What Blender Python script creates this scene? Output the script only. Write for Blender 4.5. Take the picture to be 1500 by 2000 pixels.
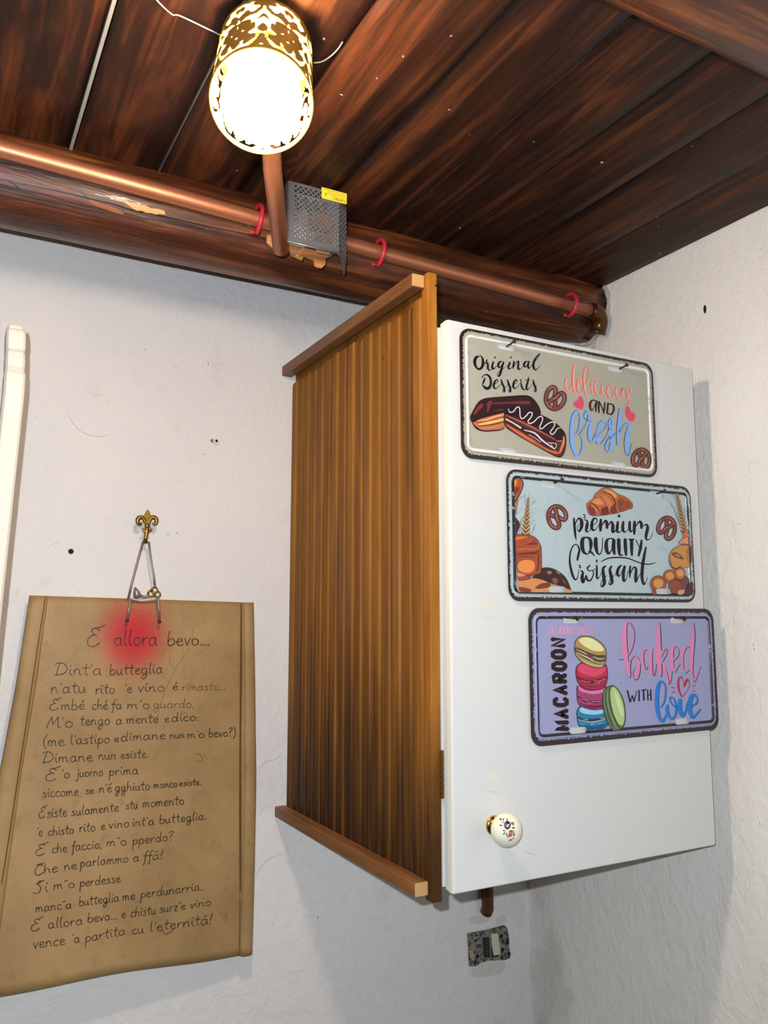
import bpy, bmesh, math, random
from mathutils import Vector, Matrix, noise
from mathutils.bvhtree import BVHTree
from mathutils.geometry import tessellate_polygon

for o in list(bpy.data.objects):
    bpy.data.objects.remove(o)
scn = bpy.context.scene
COL = scn.collection

# ---------------------------------------------------------------- camera frame
# U units: distance camera - back wall = 1; S metres per unit; EYE = camera height
S = 1.18
EYE = 1.60
F, CX, CY, HOR = 1609.0, 750.0, 1000.0, 1207.0
PITCH = math.atan2(HOR - CY, F)


def _lvl(px, py):
    x = px - CX; y = CY - py; z = F
    c, s = math.cos(PITCH), math.sin(PITCH)
    return (x, z * c - y * s, z * s + y * c)


_v = _lvl(-130, HOR)
YAW = -math.atan2(_v[0], _v[1])


def ray(px, py):
    r, fw, u = _lvl(px, py)
    c, s = math.cos(YAW), math.sin(YAW)
    return Vector((r * c + fw * s, -r * s + fw * c, u))


CAMPOS = Vector((0, -S, EYE))


def V(x, y, z):
    return Vector((x * S, y * S, z * S + EYE))


def onY(px, py, Y):
    d = ray(px, py)
    return CAMPOS + d * ((Y + 1) * S / d.y)


def onX(px, py, X):
    d = ray(px, py)
    return CAMPOS + d * (X * S / d.x)


def onZ(px, py, Z):
    d = ray(px, py)
    return CAMPOS + d * (Z * S / d.z)


cam_data = bpy.data.cameras.new('camera')
cam = bpy.data.objects.new('camera', cam_data)
COL.objects.link(cam)
cam.location = CAMPOS
cam.rotation_mode = 'XYZ'
cam.rotation_euler = (math.pi / 2 + PITCH, 0, -YAW)
cam_data.sensor_fit = 'HORIZONTAL'
cam_data.sensor_width = 36.0
cam_data.lens = F / 1500.0 * 36.0
cam_data.clip_start = 0.01
scn.camera = cam

# ---------------------------------------------------------------- light, exposure
world = bpy.data.worlds.new('world')
scn.world = world
world.use_nodes = True
world.node_tree.nodes['Background'].inputs[0].default_value = (0.6, 0.7, 1.0, 1)
world.node_tree.nodes['Background'].inputs[1].default_value = 0.02
scn.view_settings.view_transform = 'Standard'
scn.view_settings.look = 'None'
scn.view_settings.exposure = 0.0
scn.view_settings.gamma = 1.0
scn.view_settings.use_curve_mapping = False

LAMP_STRENGTH = 315.0
LAMP_COLOR = (1.0, 0.83, 0.66)
# the phone's flash, beside the lens (the sharp second set of shadows)
fl = bpy.data.lights.new('phone_flash', 'POINT')
fl.energy = 38.5
fl.color = (0.80, 0.885, 1.0)
fl.shadow_soft_size = 0.004
flo = bpy.data.objects.new('phone_flash', fl)
flo.location = V(-0.030, -1.012, 0.0286)
COL.objects.link(flo)

# ---------------------------------------------------------------- helpers
def srgb(r, g, b):
    def c(v):
        v /= 255.0
        return v / 12.92 if v <= 0.04045 else ((v + 0.055) / 1.055) ** 2.4
    return (c(r), c(g), c(b), 1.0)


def set_tag(o, label=None, cat=None, group=None, kind=None):
    if label: o['label'] = label
    if cat: o['category'] = cat
    if group: o['group'] = group
    if kind: o['kind'] = kind
    return o


def root_origin(p):
    v = Vector((0, 0, 0))
    while p is not None:
        v += p.location
        p = p.parent
    return v


def obj(name, bm, mats, parent=None, origin=None, smooth=False, label=None):
    """bm holds world coordinates; the object origin is its parent's origin (or `origin`)."""
    if origin is None:
        origin = root_origin(parent) if parent else Vector((0, 0, 0))
    loc = Vector((0, 0, 0)) if parent else origin
    bmesh.ops.translate(bm, verts=bm.verts, vec=-origin)
    me = bpy.data.meshes.new(name)
    bm.to_mesh(me); bm.free()
    if not isinstance(mats, (list, tuple)): mats = [mats]
    for m in mats: me.materials.append(m)
    if smooth:
        for p in me.polygons: p.use_smooth = True
    o = bpy.data.objects.new(name, me)
    o.location = loc
    if parent: o.parent = parent
    COL.objects.link(o)
    if label: o['label'] = label
    return o


def thing(name, loc, label, cat, group=None):
    o = bpy.data.objects.new(name, None)
    o.location = loc
    o.empty_display_size = 0.05
    COL.objects.link(o)
    return set_tag(o, label, cat, group)


def new_bm(): return bmesh.new()


def add_box(bm, lo, hi, bevel=0.0, seg=2, rot=None, mi=0):
    lo = Vector(lo); hi = Vector(hi)
    c = (lo + hi) / 2
    m = Matrix.Translation(c)
    if rot is not None: m = m @ rot
    m = m @ Matrix.Diagonal((abs(hi.x - lo.x), abs(hi.y - lo.y), abs(hi.z - lo.z), 1))
    r = bmesh.ops.create_cube(bm, size=1.0, matrix=m)
    vs = r['verts']
    if bevel > 0:
        es = list({e for v in vs for e in v.link_edges})
        rb = bmesh.ops.bevel(bm, geom=es, offset=bevel, segments=seg, profile=0.5, affect='EDGES')
        fs = rb['faces']
    for f in {f for v in vs if v.is_valid for f in v.link_faces}: f.material_index = mi


def frame_for(d):
    d = d.normalized()
    a = Vector((0, 0, 1)) if abs(d.z) < 0.9 else Vector((1, 0, 0))
    u = d.cross(a).normalized(); v = d.cross(u).normalized()
    return u, v


def add_tube(bm, pts, rad, n=12, caps=True, mi=0):
    pts = [Vector(p) for p in pts]
    if not isinstance(rad, (list, tuple)): rad = [rad] * len(pts)
    rings = []
    u = None
    for i, p in enumerate(pts):
        if i == 0: d = pts[1] - p
        elif i == len(pts) - 1: d = p - pts[i - 1]
        else: d = (pts[i + 1] - p).normalized() + (p - pts[i - 1]).normalized()
        d.normalize()
        if u is None: u, v = frame_for(d)
        else:
            u = (u - d * u.dot(d)).normalized(); v = d.cross(u)
        rings.append([bm.verts.new(p + (u * math.cos(t) + v * math.sin(t)) * rad[i])
                      for t in [2 * math.pi * k / n for k in range(n)]])
    for a, b in zip(rings, rings[1:]):
        for k in range(n):
            f = bm.faces.new((a[k], a[(k + 1) % n], b[(k + 1) % n], b[k])); f.material_index = mi; f.smooth = True
    if caps:
        f = bm.faces.new(rings[0][::-1]); f.material_index = mi
        f = bm.faces.new(rings[-1]); f.material_index = mi
    return rings


def smooth_path(pts, sub=6):
    pts = [tuple(p) for p in pts]
    if len(pts) < 3: return pts
    out = []
    n = len(pts)
    for i in range(n - 1):
        p0 = pts[max(i - 1, 0)]; p1 = pts[i]; p2 = pts[i + 1]; p3 = pts[min(i + 2, n - 1)]
        for k in range(sub):
            t = k / sub
            out.append(tuple(0.5 * ((2 * b) + (-a + c) * t + (2 * a - 5 * b + 4 * c - d) * t * t + (-a + 3 * b - 3 * c + d) * t ** 3)
                             for a, b, c, d in zip(p0, p1, p2, p3)))
    out.append(pts[-1])
    return out


def add_lathe(bm, base, axis, prof, n=24, mi=0, cap0=True, cap1=True):
    axis = axis.normalized(); u, v = frame_for(axis)
    rings = []
    for h, r in prof:
        rings.append([bm.verts.new(base + axis * h + (u * math.cos(t) + v * math.sin(t)) * max(r, 1e-5))
                      for t in [2 * math.pi * k / n for k in range(n)]])
    for a, b in zip(rings, rings[1:]):
        for k in range(n):
            f = bm.faces.new((a[k], a[(k + 1) % n], b[(k + 1) % n], b[k])); f.material_index = mi; f.smooth = True
    if cap0: bm.faces.new(rings[0][::-1]).material_index = mi
    if cap1: bm.faces.new(rings[-1]).material_index = mi


# ---------------------------------------------------------------- materials
def mat(name, col=(0.8, 0.8, 0.8, 1), rough=0.6, metal=0.0, spec=0.5):
    m = bpy.data.materials.new(name); m.use_nodes = True
    b = m.node_tree.nodes['Principled BSDF']
    b.inputs['Base Color'].default_value = col
    b.inputs['Roughness'].default_value = rough
    b.inputs['Metallic'].default_value = metal
    b.inputs['Specular IOR Level'].default_value = spec
    return m


class G:
    """tiny node-graph helper"""
    def __init__(self, m):
        self.t = m.node_tree; self.b = self.t.nodes['Principled BSDF']
        self.tc = self.t.nodes.new('ShaderNodeTexCoord')
    def n(self, typ, **kw):
        x = self.t.nodes.new(typ)
        for k, v in kw.items(): setattr(x, k, v)
        return x
    def l(self, a, b): self.t.links.new(a, b)
    def coord(self, scale=(1, 1, 1), kind='Object', rand=False, loc=(0, 0, 0)):
        mp = self.n('ShaderNodeMapping')
        mp.inputs['Scale'].default_value = scale
        mp.inputs['Location'].default_value = loc
        self.l(self.tc.outputs[kind], mp.inputs['Vector'])
        if rand:
            oi = self.n('ShaderNodeObjectInfo')
            mul = self.n('ShaderNodeMath', operation='MULTIPLY'); mul.inputs[1].default_value = 37.0
            self.l(oi.outputs['Random'], mul.inputs[0])
            ad = self.n('ShaderNodeVectorMath', operation='ADD')
            self.l(mp.outputs[0], ad.inputs[0]); self.l(mul.outputs[0], ad.inputs[1])
            return ad.outputs[0]
        return mp.outputs[0]
    def noise(self, vec, scale=5, detail=4, rough=0.5, dist=0.0):
        x = self.n('ShaderNodeTexNoise')
        x.inputs['Scale'].default_value = scale; x.inputs['Detail'].default_value = detail
        x.inputs['Roughness'].default_value = rough; x.inputs['Distortion'].default_value = dist
        self.l(vec, x.inputs['Vector']); return x.outputs['Fac']
    def ramp(self, fac, stops, interp='LINEAR'):
        r = self.n('ShaderNodeValToRGB'); cr = r.color_ramp; cr.interpolation = interp
        while len(cr.elements) < len(stops): cr.elements.new(0.5)
        for e, (p, c) in zip(cr.elements, stops):
            e.position = p; e.color = c if len(c) == 4 else (*c, 1)
        self.l(fac, r.inputs[0]); return r.outputs[0]
    def mix(self, fac, a, b, mode='MIX'):
        x = self.n('ShaderNodeMix', data_type='RGBA', blend_type=mode)
        for s, v in ((x.inputs[0], fac), (x.inputs[6], a), (x.inputs[7], b)):
            if isinstance(v, (tuple, float, int)): s.default_value = v
            else: self.l(v, s)
        return x.outputs[2]
    def math(self, op, a, b=None, c=None):
        x = self.n('ShaderNodeMath', operation=op)
        for i, v in enumerate((a, b, c)):
            if v is None: continue
            if isinstance(v, (float, int)): x.inputs[i].default_value = v
            else: self.l(v, x.inputs[i])
        return x.outputs[0]
    def sep(self, vec):
        x = self.n('ShaderNodeSeparateXYZ'); self.l(vec, x.inputs[0]); return x.outputs
    def bump(self, h, strength=0.5, dist=0.002, prev=None):
        x = self.n('ShaderNodeBump'); x.inputs['Strength'].default_value = strength
        x.inputs['Distance'].default_value = dist
        self.l(h, x.inputs['Height'])
        if prev is not None: self.l(prev, x.inputs['Normal'])
        return x.outputs[0]
    def out(self, col=None, normal=None, rough=None):
        if col is not None: self.l(col, self.b.inputs['Base Color'])
        if normal is not None: self.l(normal, self.b.inputs['Normal'])
        if rough is not None: self.l(rough, self.b.inputs['Roughness'])


def W3(v): return (v, v, v, 1)


def plaster(name, rough_amt, base, warm, damp=None):
    m = mat(name, base, 0.9, spec=0.2); g = G(m)
    c = g.coord()
    big = g.noise(c, 2.2, 3, 0.55)
    col = g.mix(g.ramp(big, [(0.35, W3(0)), (0.7, W3(1))]), base, warm)
    spots = g.noise(c, 9, 5, 0.7)
    col = g.mix(g.ramp(spots, [(0.30, W3(0.25)), (0.42, W3(0))]), col, srgb(178, 172, 160))
    fly = g.noise(c, 120, 2, 0.5)
    col = g.mix(g.ramp(fly, [(0.745, W3(0)), (0.78, W3(0.5))]), col, srgb(120, 100, 80))
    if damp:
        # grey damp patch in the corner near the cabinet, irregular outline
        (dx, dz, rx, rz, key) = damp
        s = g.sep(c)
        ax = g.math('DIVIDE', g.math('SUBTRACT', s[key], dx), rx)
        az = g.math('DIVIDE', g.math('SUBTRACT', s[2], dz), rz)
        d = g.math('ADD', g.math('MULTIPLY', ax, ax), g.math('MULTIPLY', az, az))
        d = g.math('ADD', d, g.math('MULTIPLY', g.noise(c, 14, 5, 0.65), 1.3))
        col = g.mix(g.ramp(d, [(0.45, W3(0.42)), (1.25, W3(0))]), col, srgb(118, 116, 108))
    n1 = g.noise(c, 16, 5, 0.6, 0.4)
    n2 = g.noise(g.coord((1, 1, 0.75)), 70, 4, 0.6, 0.3)
    n3 = g.noise(c, 180, 3, 0.6)
    b = g.bump(n1, 0.28 * rough_amt, 0.010)
    b = g.bump(g.ramp(n2, [(0.42, W3(0)), (0.62, W3(1))]), 0.42 * rough_amt, 0.0020, b)
    b = g.bump(n3, 0.35, 0.0008, b)
    g.out(col, b)
    return m


def wood(name, axis, dark, mid, light, rough=0.35, scale=1.0, streak=1.0, specks=False, bump=0.3, coat=0.0, spec=0.5):
    """grain stretched along `axis` (0,1,2)"""
    m = mat(name, mid, rough); g = G(m)
    sc = [26 * scale] * 3; sc[axis] = 1.6 * scale
    sc2 = [9 * scale] * 3; sc2[axis] = 1.3 * scale
    sc3 = [90 * scale] * 3; sc3[axis] = 3.0 * scale
    a = g.noise(g.coord(tuple(sc), rand=True), 1, 5, 0.65, 0.7)
    b = g.noise(g.coord(tuple(sc2), rand=True), 1, 4, 0.6, 1.2)
    c = g.noise(g.coord(tuple(sc3), rand=True), 1, 3, 0.5)
    mixf = g.math('ADD', g.math('MULTIPLY', a, 0.5), g.math('MULTIPLY', b, 0.5))
    col = g.ramp(mixf, [(0.36, dark), (0.5, mid), (0.66, light)])
    fine = g.ramp(c, [(0.3, W3(0.55)), (0.6, W3(1.0))])
    col = g.mix(0.55 * streak, col, fine, 'MULTIPLY')
    oi = g.n('ShaderNodeObjectInfo')
    var = g.ramp(oi.outputs['Random'], [(0, W3(0.72)), (1, W3(1.0))])
    col = g.mix(0.8, col, var, 'MULTIPLY')
    if specks:
        sp = g.noise(g.coord(), 95, 1, 0.4)
        col = g.mix(g.ramp(sp, [(0.80, W3(0)), (0.83, W3(0.8))]), col, srgb(205, 195, 185))
    g.out(col, g.bump(mixf, bump, 0.004, g.bump(c, bump, 0.0008)),
          g.ramp(a, [(0.3, W3(rough * 0.8)), (0.7, W3(min(1, rough * 1.35)))]))
    g.b.inputs['Coat Weight'].default_value = coat
    g.b.inputs['Specular IOR Level'].default_value = spec
    return m


M = {}
M['wall_back'] = plaster('lime_plaster_back', 0.8, srgb(222, 217, 212), srgb(229, 223, 215))
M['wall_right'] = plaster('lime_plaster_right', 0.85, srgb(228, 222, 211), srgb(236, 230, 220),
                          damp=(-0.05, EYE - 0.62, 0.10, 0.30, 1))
M['floor'] = mat('terracotta_floor', srgb(70, 60, 54), 0.7)  # unseen floor, colour kept dark to cut bounced light
M['wall_far'] = plaster('lime_plaster_far', 0.8, srgb(92, 94, 98), srgb(100, 100, 102))  # unseen left and front walls, toned dark so less light bounces back
M['ceil_wood'] = wood('dark_stained_planks', 1, srgb(18, 10, 8), srgb(52, 27, 15), srgb(112, 60, 28), 0.5, 2.0, specks=True, bump=0.35, spec=0.2)
M['beam_wood'] = wood('dark_varnished_log', 0, srgb(30, 16, 11), srgb(84, 42, 22), srgb(158, 92, 46), 0.40, 2.2, specks=True, bump=0.7, coat=0.12, spec=0.4)
M['slat_wood'] = wood('honey_slat_wood', 2, srgb(96, 56, 14), srgb(134, 84, 24), srgb(160, 106, 34), 0.5, 1.2, streak=0.5, bump=0.12, spec=0.15)
M['stile_wood'] = wood('stile_wood', 2, srgb(126, 76, 20), srgb(168, 108, 38), srgb(192, 134, 56), 0.45, 1.2, streak=0.5, bump=0.12, spec=0.2)
M['rail_wood'] = wood('honey_rail_wood', 1, srgb(84, 48, 20), srgb(126, 78, 36), srgb(158, 106, 56), 0.45, 1.5, bump=0.15)
M['ply'] = wood('pale_plywood', 0, srgb(170, 105, 55), srgb(212, 145, 85), srgb(232, 176, 115), 0.6, 2)
M['end_grain'] = mat('cut_end_wood', srgb(190, 148, 92), 0.7)
M['laminate'] = mat('white_laminate', srgb(212, 211, 205), 0.35)
M['laminate_edge'] = mat('cream_edge_band', srgb(224, 221, 205), 0.4)
M['copper'] = mat('copper_pipe', srgb(200, 128, 92), 0.4, 0.7)
M['bronze'] = mat('brown_bronze_elbow', srgb(98, 64, 34), 0.28, 0.75)
M['brown_pipe'] = mat('brown_painted_pipe', srgb(92, 50, 30), 0.45, 0.3)
M['red_plastic'] = mat('red_plastic', srgb(196, 42, 62), 0.35)
M['gold'] = mat('gold_metal_shade', srgb(190, 150, 60), 0.4, 0.4)
M['steel'] = mat('galvanised_steel', srgb(150, 150, 150), 0.35, 0.9)
M['steel_dark'] = mat('dark_steel', srgb(128, 128, 128), 0.42, 0.6)
M['iron'] = mat('dark_iron_nail', srgb(70, 58, 50), 0.5, 0.6)
M['rust'] = mat('rusty_iron', srgb(74, 48, 32), 0.85, 0.2)
M['wire_metal'] = mat('greyed_wire', srgb(150, 138, 128), 0.4, 0.6)
M['brass'] = mat('old_brass', srgb(150, 118, 52), 0.38, 0.85)
M['brass_bright'] = mat('polished_brass', srgb(222, 178, 104), 0.2, 1.0)
M['porcelain'] = mat('cream_porcelain', srgb(232, 226, 200), 0.12)
M['white_paint'] = mat('white_gloss_paint', srgb(212, 205, 190), 0.55)
M['black'] = mat('black_plastic', srgb(14, 14, 16), 0.4)
M['hole'] = mat('dark_hole', srgb(22, 16, 12), 0.9)
M['cable'] = mat('thin_clear_cable', srgb(150, 146, 138), 0.3)
M['plaster_fill'] = mat('rough_filler', srgb(176, 172, 160), 0.95)
M['gap_white'] = mat('pale_filler_strip', srgb(150, 146, 134), 0.8)
M['gap_grey'] = mat('grey_joint_strip', srgb(84, 80, 74), 0.8)
_flat = {}


def flat(r, g_, b, rough=0.35):
    k = (r, g_, b, rough)
    if k not in _flat:
        _flat[k] = mat('print_%02x%02x%02x' % (r, g_, b), srgb(r, g_, b), rough, spec=0.25)
    return _flat[k]


_e = mat('lit_bulb', (1, 1, 1, 1), 0.5)
_eb = _e.node_tree.nodes['Principled BSDF']
_eb.inputs['Emission Color'].default_value = (*LAMP_COLOR, 1)
_eb.inputs['Emission Strength'].default_value = LAMP_STRENGTH
M['bulb'] = _e

# dark streaky stain and wear low on the slats, deeper towards the bottom
def slat_stain(m):
    g = G.__new__(G); g.t = m.node_tree; g.b = g.t.nodes['Principled BSDF']; g.tc = g.n('ShaderNodeTexCoord')
    base = g.b.inputs['Base Color'].links[0].from_socket
    s = g.sep(g.coord())
    nz = g.noise(g.coord((1, 75, 2.5)), 1, 4, 0.6)
    h = g.math('SUBTRACT', g.math('MULTIPLY', nz, 0.62), g.math('MULTIPLY', s[2], 1.15))
    col = g.mix(g.ramp(h, [(0.06, W3(0)), (0.30, W3(0.85))]), base, srgb(34, 20, 12))
    g.l(col, g.b.inputs['Base Color'])


slat_stain(M['slat_wood']); slat_stain(M['stile_wood'])

# ---------------------------------------------------------------- structure
XR, ZC = 0.7795, 0.4525          # right wall, underside of the planks (U units)
XL, YF = -1.5, -2.3


def struct(name, lo, hi, m, parent=None):
    bm = new_bm(); add_box(bm, lo, hi)
    o = obj(name, bm, m, parent)
    if not parent: o['kind'] = 'structure'
    return o


T = 0.12
zt = ZC * S + EYE + 0.06
wall_back = struct('wall_back', (XL * S - T, 0, 0), (XR * S + T, T, zt), M['wall_back'])
wall_right = struct('wall_right', (XR * S, YF * S - T, 0), (XR * S + T, -0.0, zt), M['wall_right'])
struct('wall_left', (XL * S - T, YF * S - T, 0), (XL * S, 0, zt), M['wall_far'])
struct('wall_front', (XL * S, YF * S - T, 0), (XR * S, YF * S, zt), M['wall_far'])
struct('floor', (XL * S - T, YF * S - T, -T), (XR * S + T, T, 0), M['floor'])
ceiling = struct('ceiling', (XL * S - T, YF * S - T, zt), (XR * S + T, T, zt + T), M['ceil_wood'])

# ceiling planks, 10 cm wide, running towards the back wall; the ones near the right wall lie shingled
bounds = [0.0896 + 0.0862 * k for k in range(9)]
bounds[-1] = XR
lefts = []
x = 0.0896
while x > XL: 
    lefts.insert(0, x - 0.0862); x -= 0.0862
edges = [max(b, XL) for b in lefts] + bounds
random.seed(4)
y0, y1 = YF * S, -0.001
for i in range(len(edges) - 1):
    a, b = edges[i] * S, edges[i + 1] * S
    z = ZC * S + EYE
    gap = 0.0012
    if edges[i] < 0.25: gap = 0.0016
    if abs(edges[i] - 0.0896) < 1e-4: a += 0.0028
    tilt = 0.0
    if edges[i] > 0.25: tilt = 0.0075
    prof = []
    N = 8
    for k in range(N + 1):
        t = k / N
        bow = 0.0022 * math.sin(math.pi * t) if edges[i] > 0.25 else 0.0006 * math.sin(math.pi * t)
        prof.append((a + gap + (b - a - 2 * gap) * t, z + 0.004 - tilt * t - bow))
    bm = new_bm()
    ny = 10
    rows = []
    for j in range(ny + 1):
        yy = y0 + (y1 - y0) * j / ny
        rows.append([bm.verts.new((px_, yy, pz_ + 0.0008 * noise.noise(Vector((px_ * 9, yy * 3, i))))) for px_, pz_ in prof])
    top = [[bm.verts.new((v.co.x, v.co.y, zt - 0.002)) for v in (r[0], r[-1])] for r in rows]
    for j in range(ny):
        for k in range(N):
            f = bm.faces.new((rows[j][k], rows[j + 1][k], rows[j + 1][k + 1], rows[j][k + 1])); f.smooth = True
        bm.faces.new((rows[j][0], top[j][0], top[j + 1][0], rows[j + 1][0]))
        bm.faces.new((rows[j][-1], rows[j + 1][-1], top[j + 1][1], top[j][1]))
    obj('plank', bm, M['ceil_wood'], ceiling)
# pale strips seen in the two open joints
for xx, w, gm in ((0.0896, 0.0034, 'gap_white'), (0.1758, 0.0012, 'gap_grey')):
    bm = new_bm(); add_box(bm, (xx * S - 0.0012, y0, ZC * S + EYE + 0.001), (xx * S - 0.0012 + w, -0.001, ZC * S + EYE + 0.02))
    obj('joint_strip', bm, M[gm], ceiling, label='pale strip showing in the joint between two dark planks')


def log(name, yc, zc, r, label, seed, x0=XL, x1=XR):
    bm = new_bm()
    n, ns = 28, 90
    rings = []
    for i in range(ns + 1):
        xx = x0 + (x1 - x0) * i / ns
        ring = []
        for k in range(n):
            t = 2 * math.pi * k / n
            # slight hewn facets and long undulation
            rr = r * (1 + 0.012 * abs(math.sin(t * 4.5 + 0.6 * noise.noise(Vector((xx * 3, seed, 0))))) + 0.030 * noise.noise(Vector((xx * 4 + seed, math.cos(t) * 1.2, math.sin(t) * 1.2)))
                      + 0.02 * noise.noise(Vector((xx * 14, math.cos(t) * 3 + seed, math.sin(t) * 3))))
            if i > ns - 3: rr *= (0.985 if i == ns - 1 else (0.95 if i == ns else 1))
            ring.append(bm.verts.new(V(xx, yc + rr * math.cos(t), zc + rr * math.sin(t))))
        rings.append(ring)
    for a, b in zip(rings, rings[1:]):
        for k in range(n):
            f = bm.faces.new((a[k], a[(k + 1) % n], b[(k + 1) % n], b[k])); f.smooth = True
    bm.faces.new(rings[0]); bm.faces.new(rings[-1][::-1])
    bmesh.ops.recalc_face_normals(bm, faces=bm.faces)
    o = obj(name, bm, M['beam_wood'], origin=V((x0 + x1) / 2, yc, zc))
    return set_tag(o, label, 'beam')


LY, LZ, LR = -0.155, 0.4265, 0.046
beam = log('log_beam', LY, LZ, LR, 'round varnished dark wood beam along the back wall under the planks', 3.0)
beam2 = log('log_beam', -0.676, 0.462, 0.070, 'thick dark beam crossing the planks in the top right corner', 9.0)
# plaster collar round the end of the back beam
bm = new_bm()
pts = [V(XR - 0.002, LY + (LR + 0.003) * math.cos(t), LZ + (LR + 0.003) * math.sin(t)) for t in [math.pi * (0.72 + 0.9 * k / 16) for k in range(17)]]
add_tube(bm, pts, [0.003 + 0.0015 * math.sin(k * 2.1) for k in range(17)], 8)
obj('plaster_collar', bm, M['plaster_fill'], wall_right)
# long dark drying cracks on the beam
def on_log(xx, ang, lift=0.0):
    return V(xx, LY + (LR * 1.004 + lift) * math.cos(ang), LZ + (LR * 1.004 + lift) * math.sin(ang))

# ---------------------------------------------------------------- decal machinery
class Crop:
    def __init__(s, x, y, k): s.x, s.y, s.k = x, y, k
    def __call__(s, p): return (s.x + p[0] / s.k, s.y + p[1] / s.k)


class Decal:
    """flat print: strokes and filled shapes given as picture points on the printed face,
    carried onto the real surface (plane or mesh) and built there at true size"""
    def __init__(self, hit, name, lift=0.00015, step=0.000012):
        self.hit = hit; self.bm = new_bm(); self.mats = []; self.name = name
        self.lift = lift; self.step = step; self.k = 0
    def mi(self, col):
        m = flat(*col) if isinstance(col, tuple) else col
        if m not in self.mats: self.mats.append(m)
        return self.mats.index(m)
    def P(self, px, py):
        p, n = self.hit(px, py)
        if p is None: return None
        return p + n * (self.lift + self.k * self.step)
    def poly(self, crop, col, pts, smooth=True, sub=3):
        self.k += 1
        if smooth:
            q = pts + pts[:1]
            ext = [pts[-1]] + pts + pts[:2]
            sp = smooth_path(ext, sub); pts = sp[sub:-sub - 1] if len(sp) > 2 * sub else sp
        ps = [self.P(*crop(p)) for p in pts]
        if None in ps: return
        tris = tessellate_polygon([ps])
        vs = [self.bm.verts.new(p) for p in ps]
        mi = self.mi(col)
        for t in tris:
            try: self.bm.faces.new([vs[i] for i in t]).material_index = mi
            except ValueError: pass
    def stroke(self, crop, col, pts, w=None, off=(0, 0), ws=1.0, wa=0.0, smooth=True, sub=5, bump_k=True):
        if bump_k: self.k += 1
        pts = [(p[0] + off[0], p[1] + off[1], ((p[2] if len(p) > 2 else w) * ws + wa)) for p in pts]
        if smooth: pts = smooth_path(pts, sub)
        px = [(*crop(p), p[2] / crop.k) for p in pts]
        L, R = [], []
        n = len(px)
        for i, (x, y, ww) in enumerate(px):
            a = px[max(i - 1, 0)]; b = px[min(i + 1, n - 1)]
            dx, dy = b[0] - a[0], b[1] - a[1]
            d = math.hypot(dx, dy) or 1e-6
            nx, ny = -dy / d * ww / 2, dx / d * ww / 2
            L.append((x + nx, y + ny)); R.append((x - nx, y - ny))
        mi = self.mi(col)
        # round the ends a little
        def ext(i0, i1):
            x, y, ww = px[i0]; x2, y2, _ = px[i1]
            d = math.hypot(x - x2, y - y2) or 1e-6
            return (x + (x - x2) / d * ww * 0.35, y + (y - y2) / d * ww * 0.35)
        e0, e1 = ext(0, 1), ext(n - 1, n - 2)
        VL = [self.P(*p) for p in L]; VR = [self.P(*p) for p in R]; E = [self.P(*e0), self.P(*e1)]
        if None in VL or None in VR or None in E: return
        vl = [self.bm.verts.new(p) for p in VL]; vr = [self.bm.verts.new(p) for p in VR]
        ve = [self.bm.verts.new(p) for p in E]
        for i in range(n - 1):
            self.bm.faces.new((vl[i], vr[i], vr[i + 1], vl[i + 1])).material_index = mi
        self.bm.faces.new((vl[0], ve[0], vr[0])).material_index = mi
        self.bm.faces.new((vl[-1], vr[-1], ve[1])).material_index = mi
    def strokes(self, crop, col, lst, **kw):
        self.k += 1
        for s in lst: self.stroke(crop, col, s, bump_k=False, **kw)
    def next(self, name):
        d = Decal(self.hit, name, self.lift, self.step); d.k = self.k
        return d
    def build(self, parent, cutters=(), label=None):
        for c in cutters: c(self.bm)
        return obj(self.name, self.bm, self.mats, parent, label=label)


def bvh_hit(o_list):
    trees = []
    for o in o_list:
        bm = new_bm(); bm.from_mesh(o.data)
        bmesh.ops.translate(bm, verts=bm.verts, vec=root_origin(o.parent) + o.location if o.parent else o.location)
        bmesh.ops.triangulate(bm, faces=bm.faces)
        trees.append(BVHTree.FromBMesh(bm)); bm.free()
    def hit(px, py):
        d = ray(px, py).normalized()
        best = None
        for t in trees:
            loc, nor, idx, dist = t.ray_cast(CAMPOS, d)
            if loc is not None and (best is None or dist < best[2]):
                if nor.dot(d) > 0: nor = -nor
                best = (loc, nor, dist)
        return (best[0], best[1]) if best else (None, None)
    return hit


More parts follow.
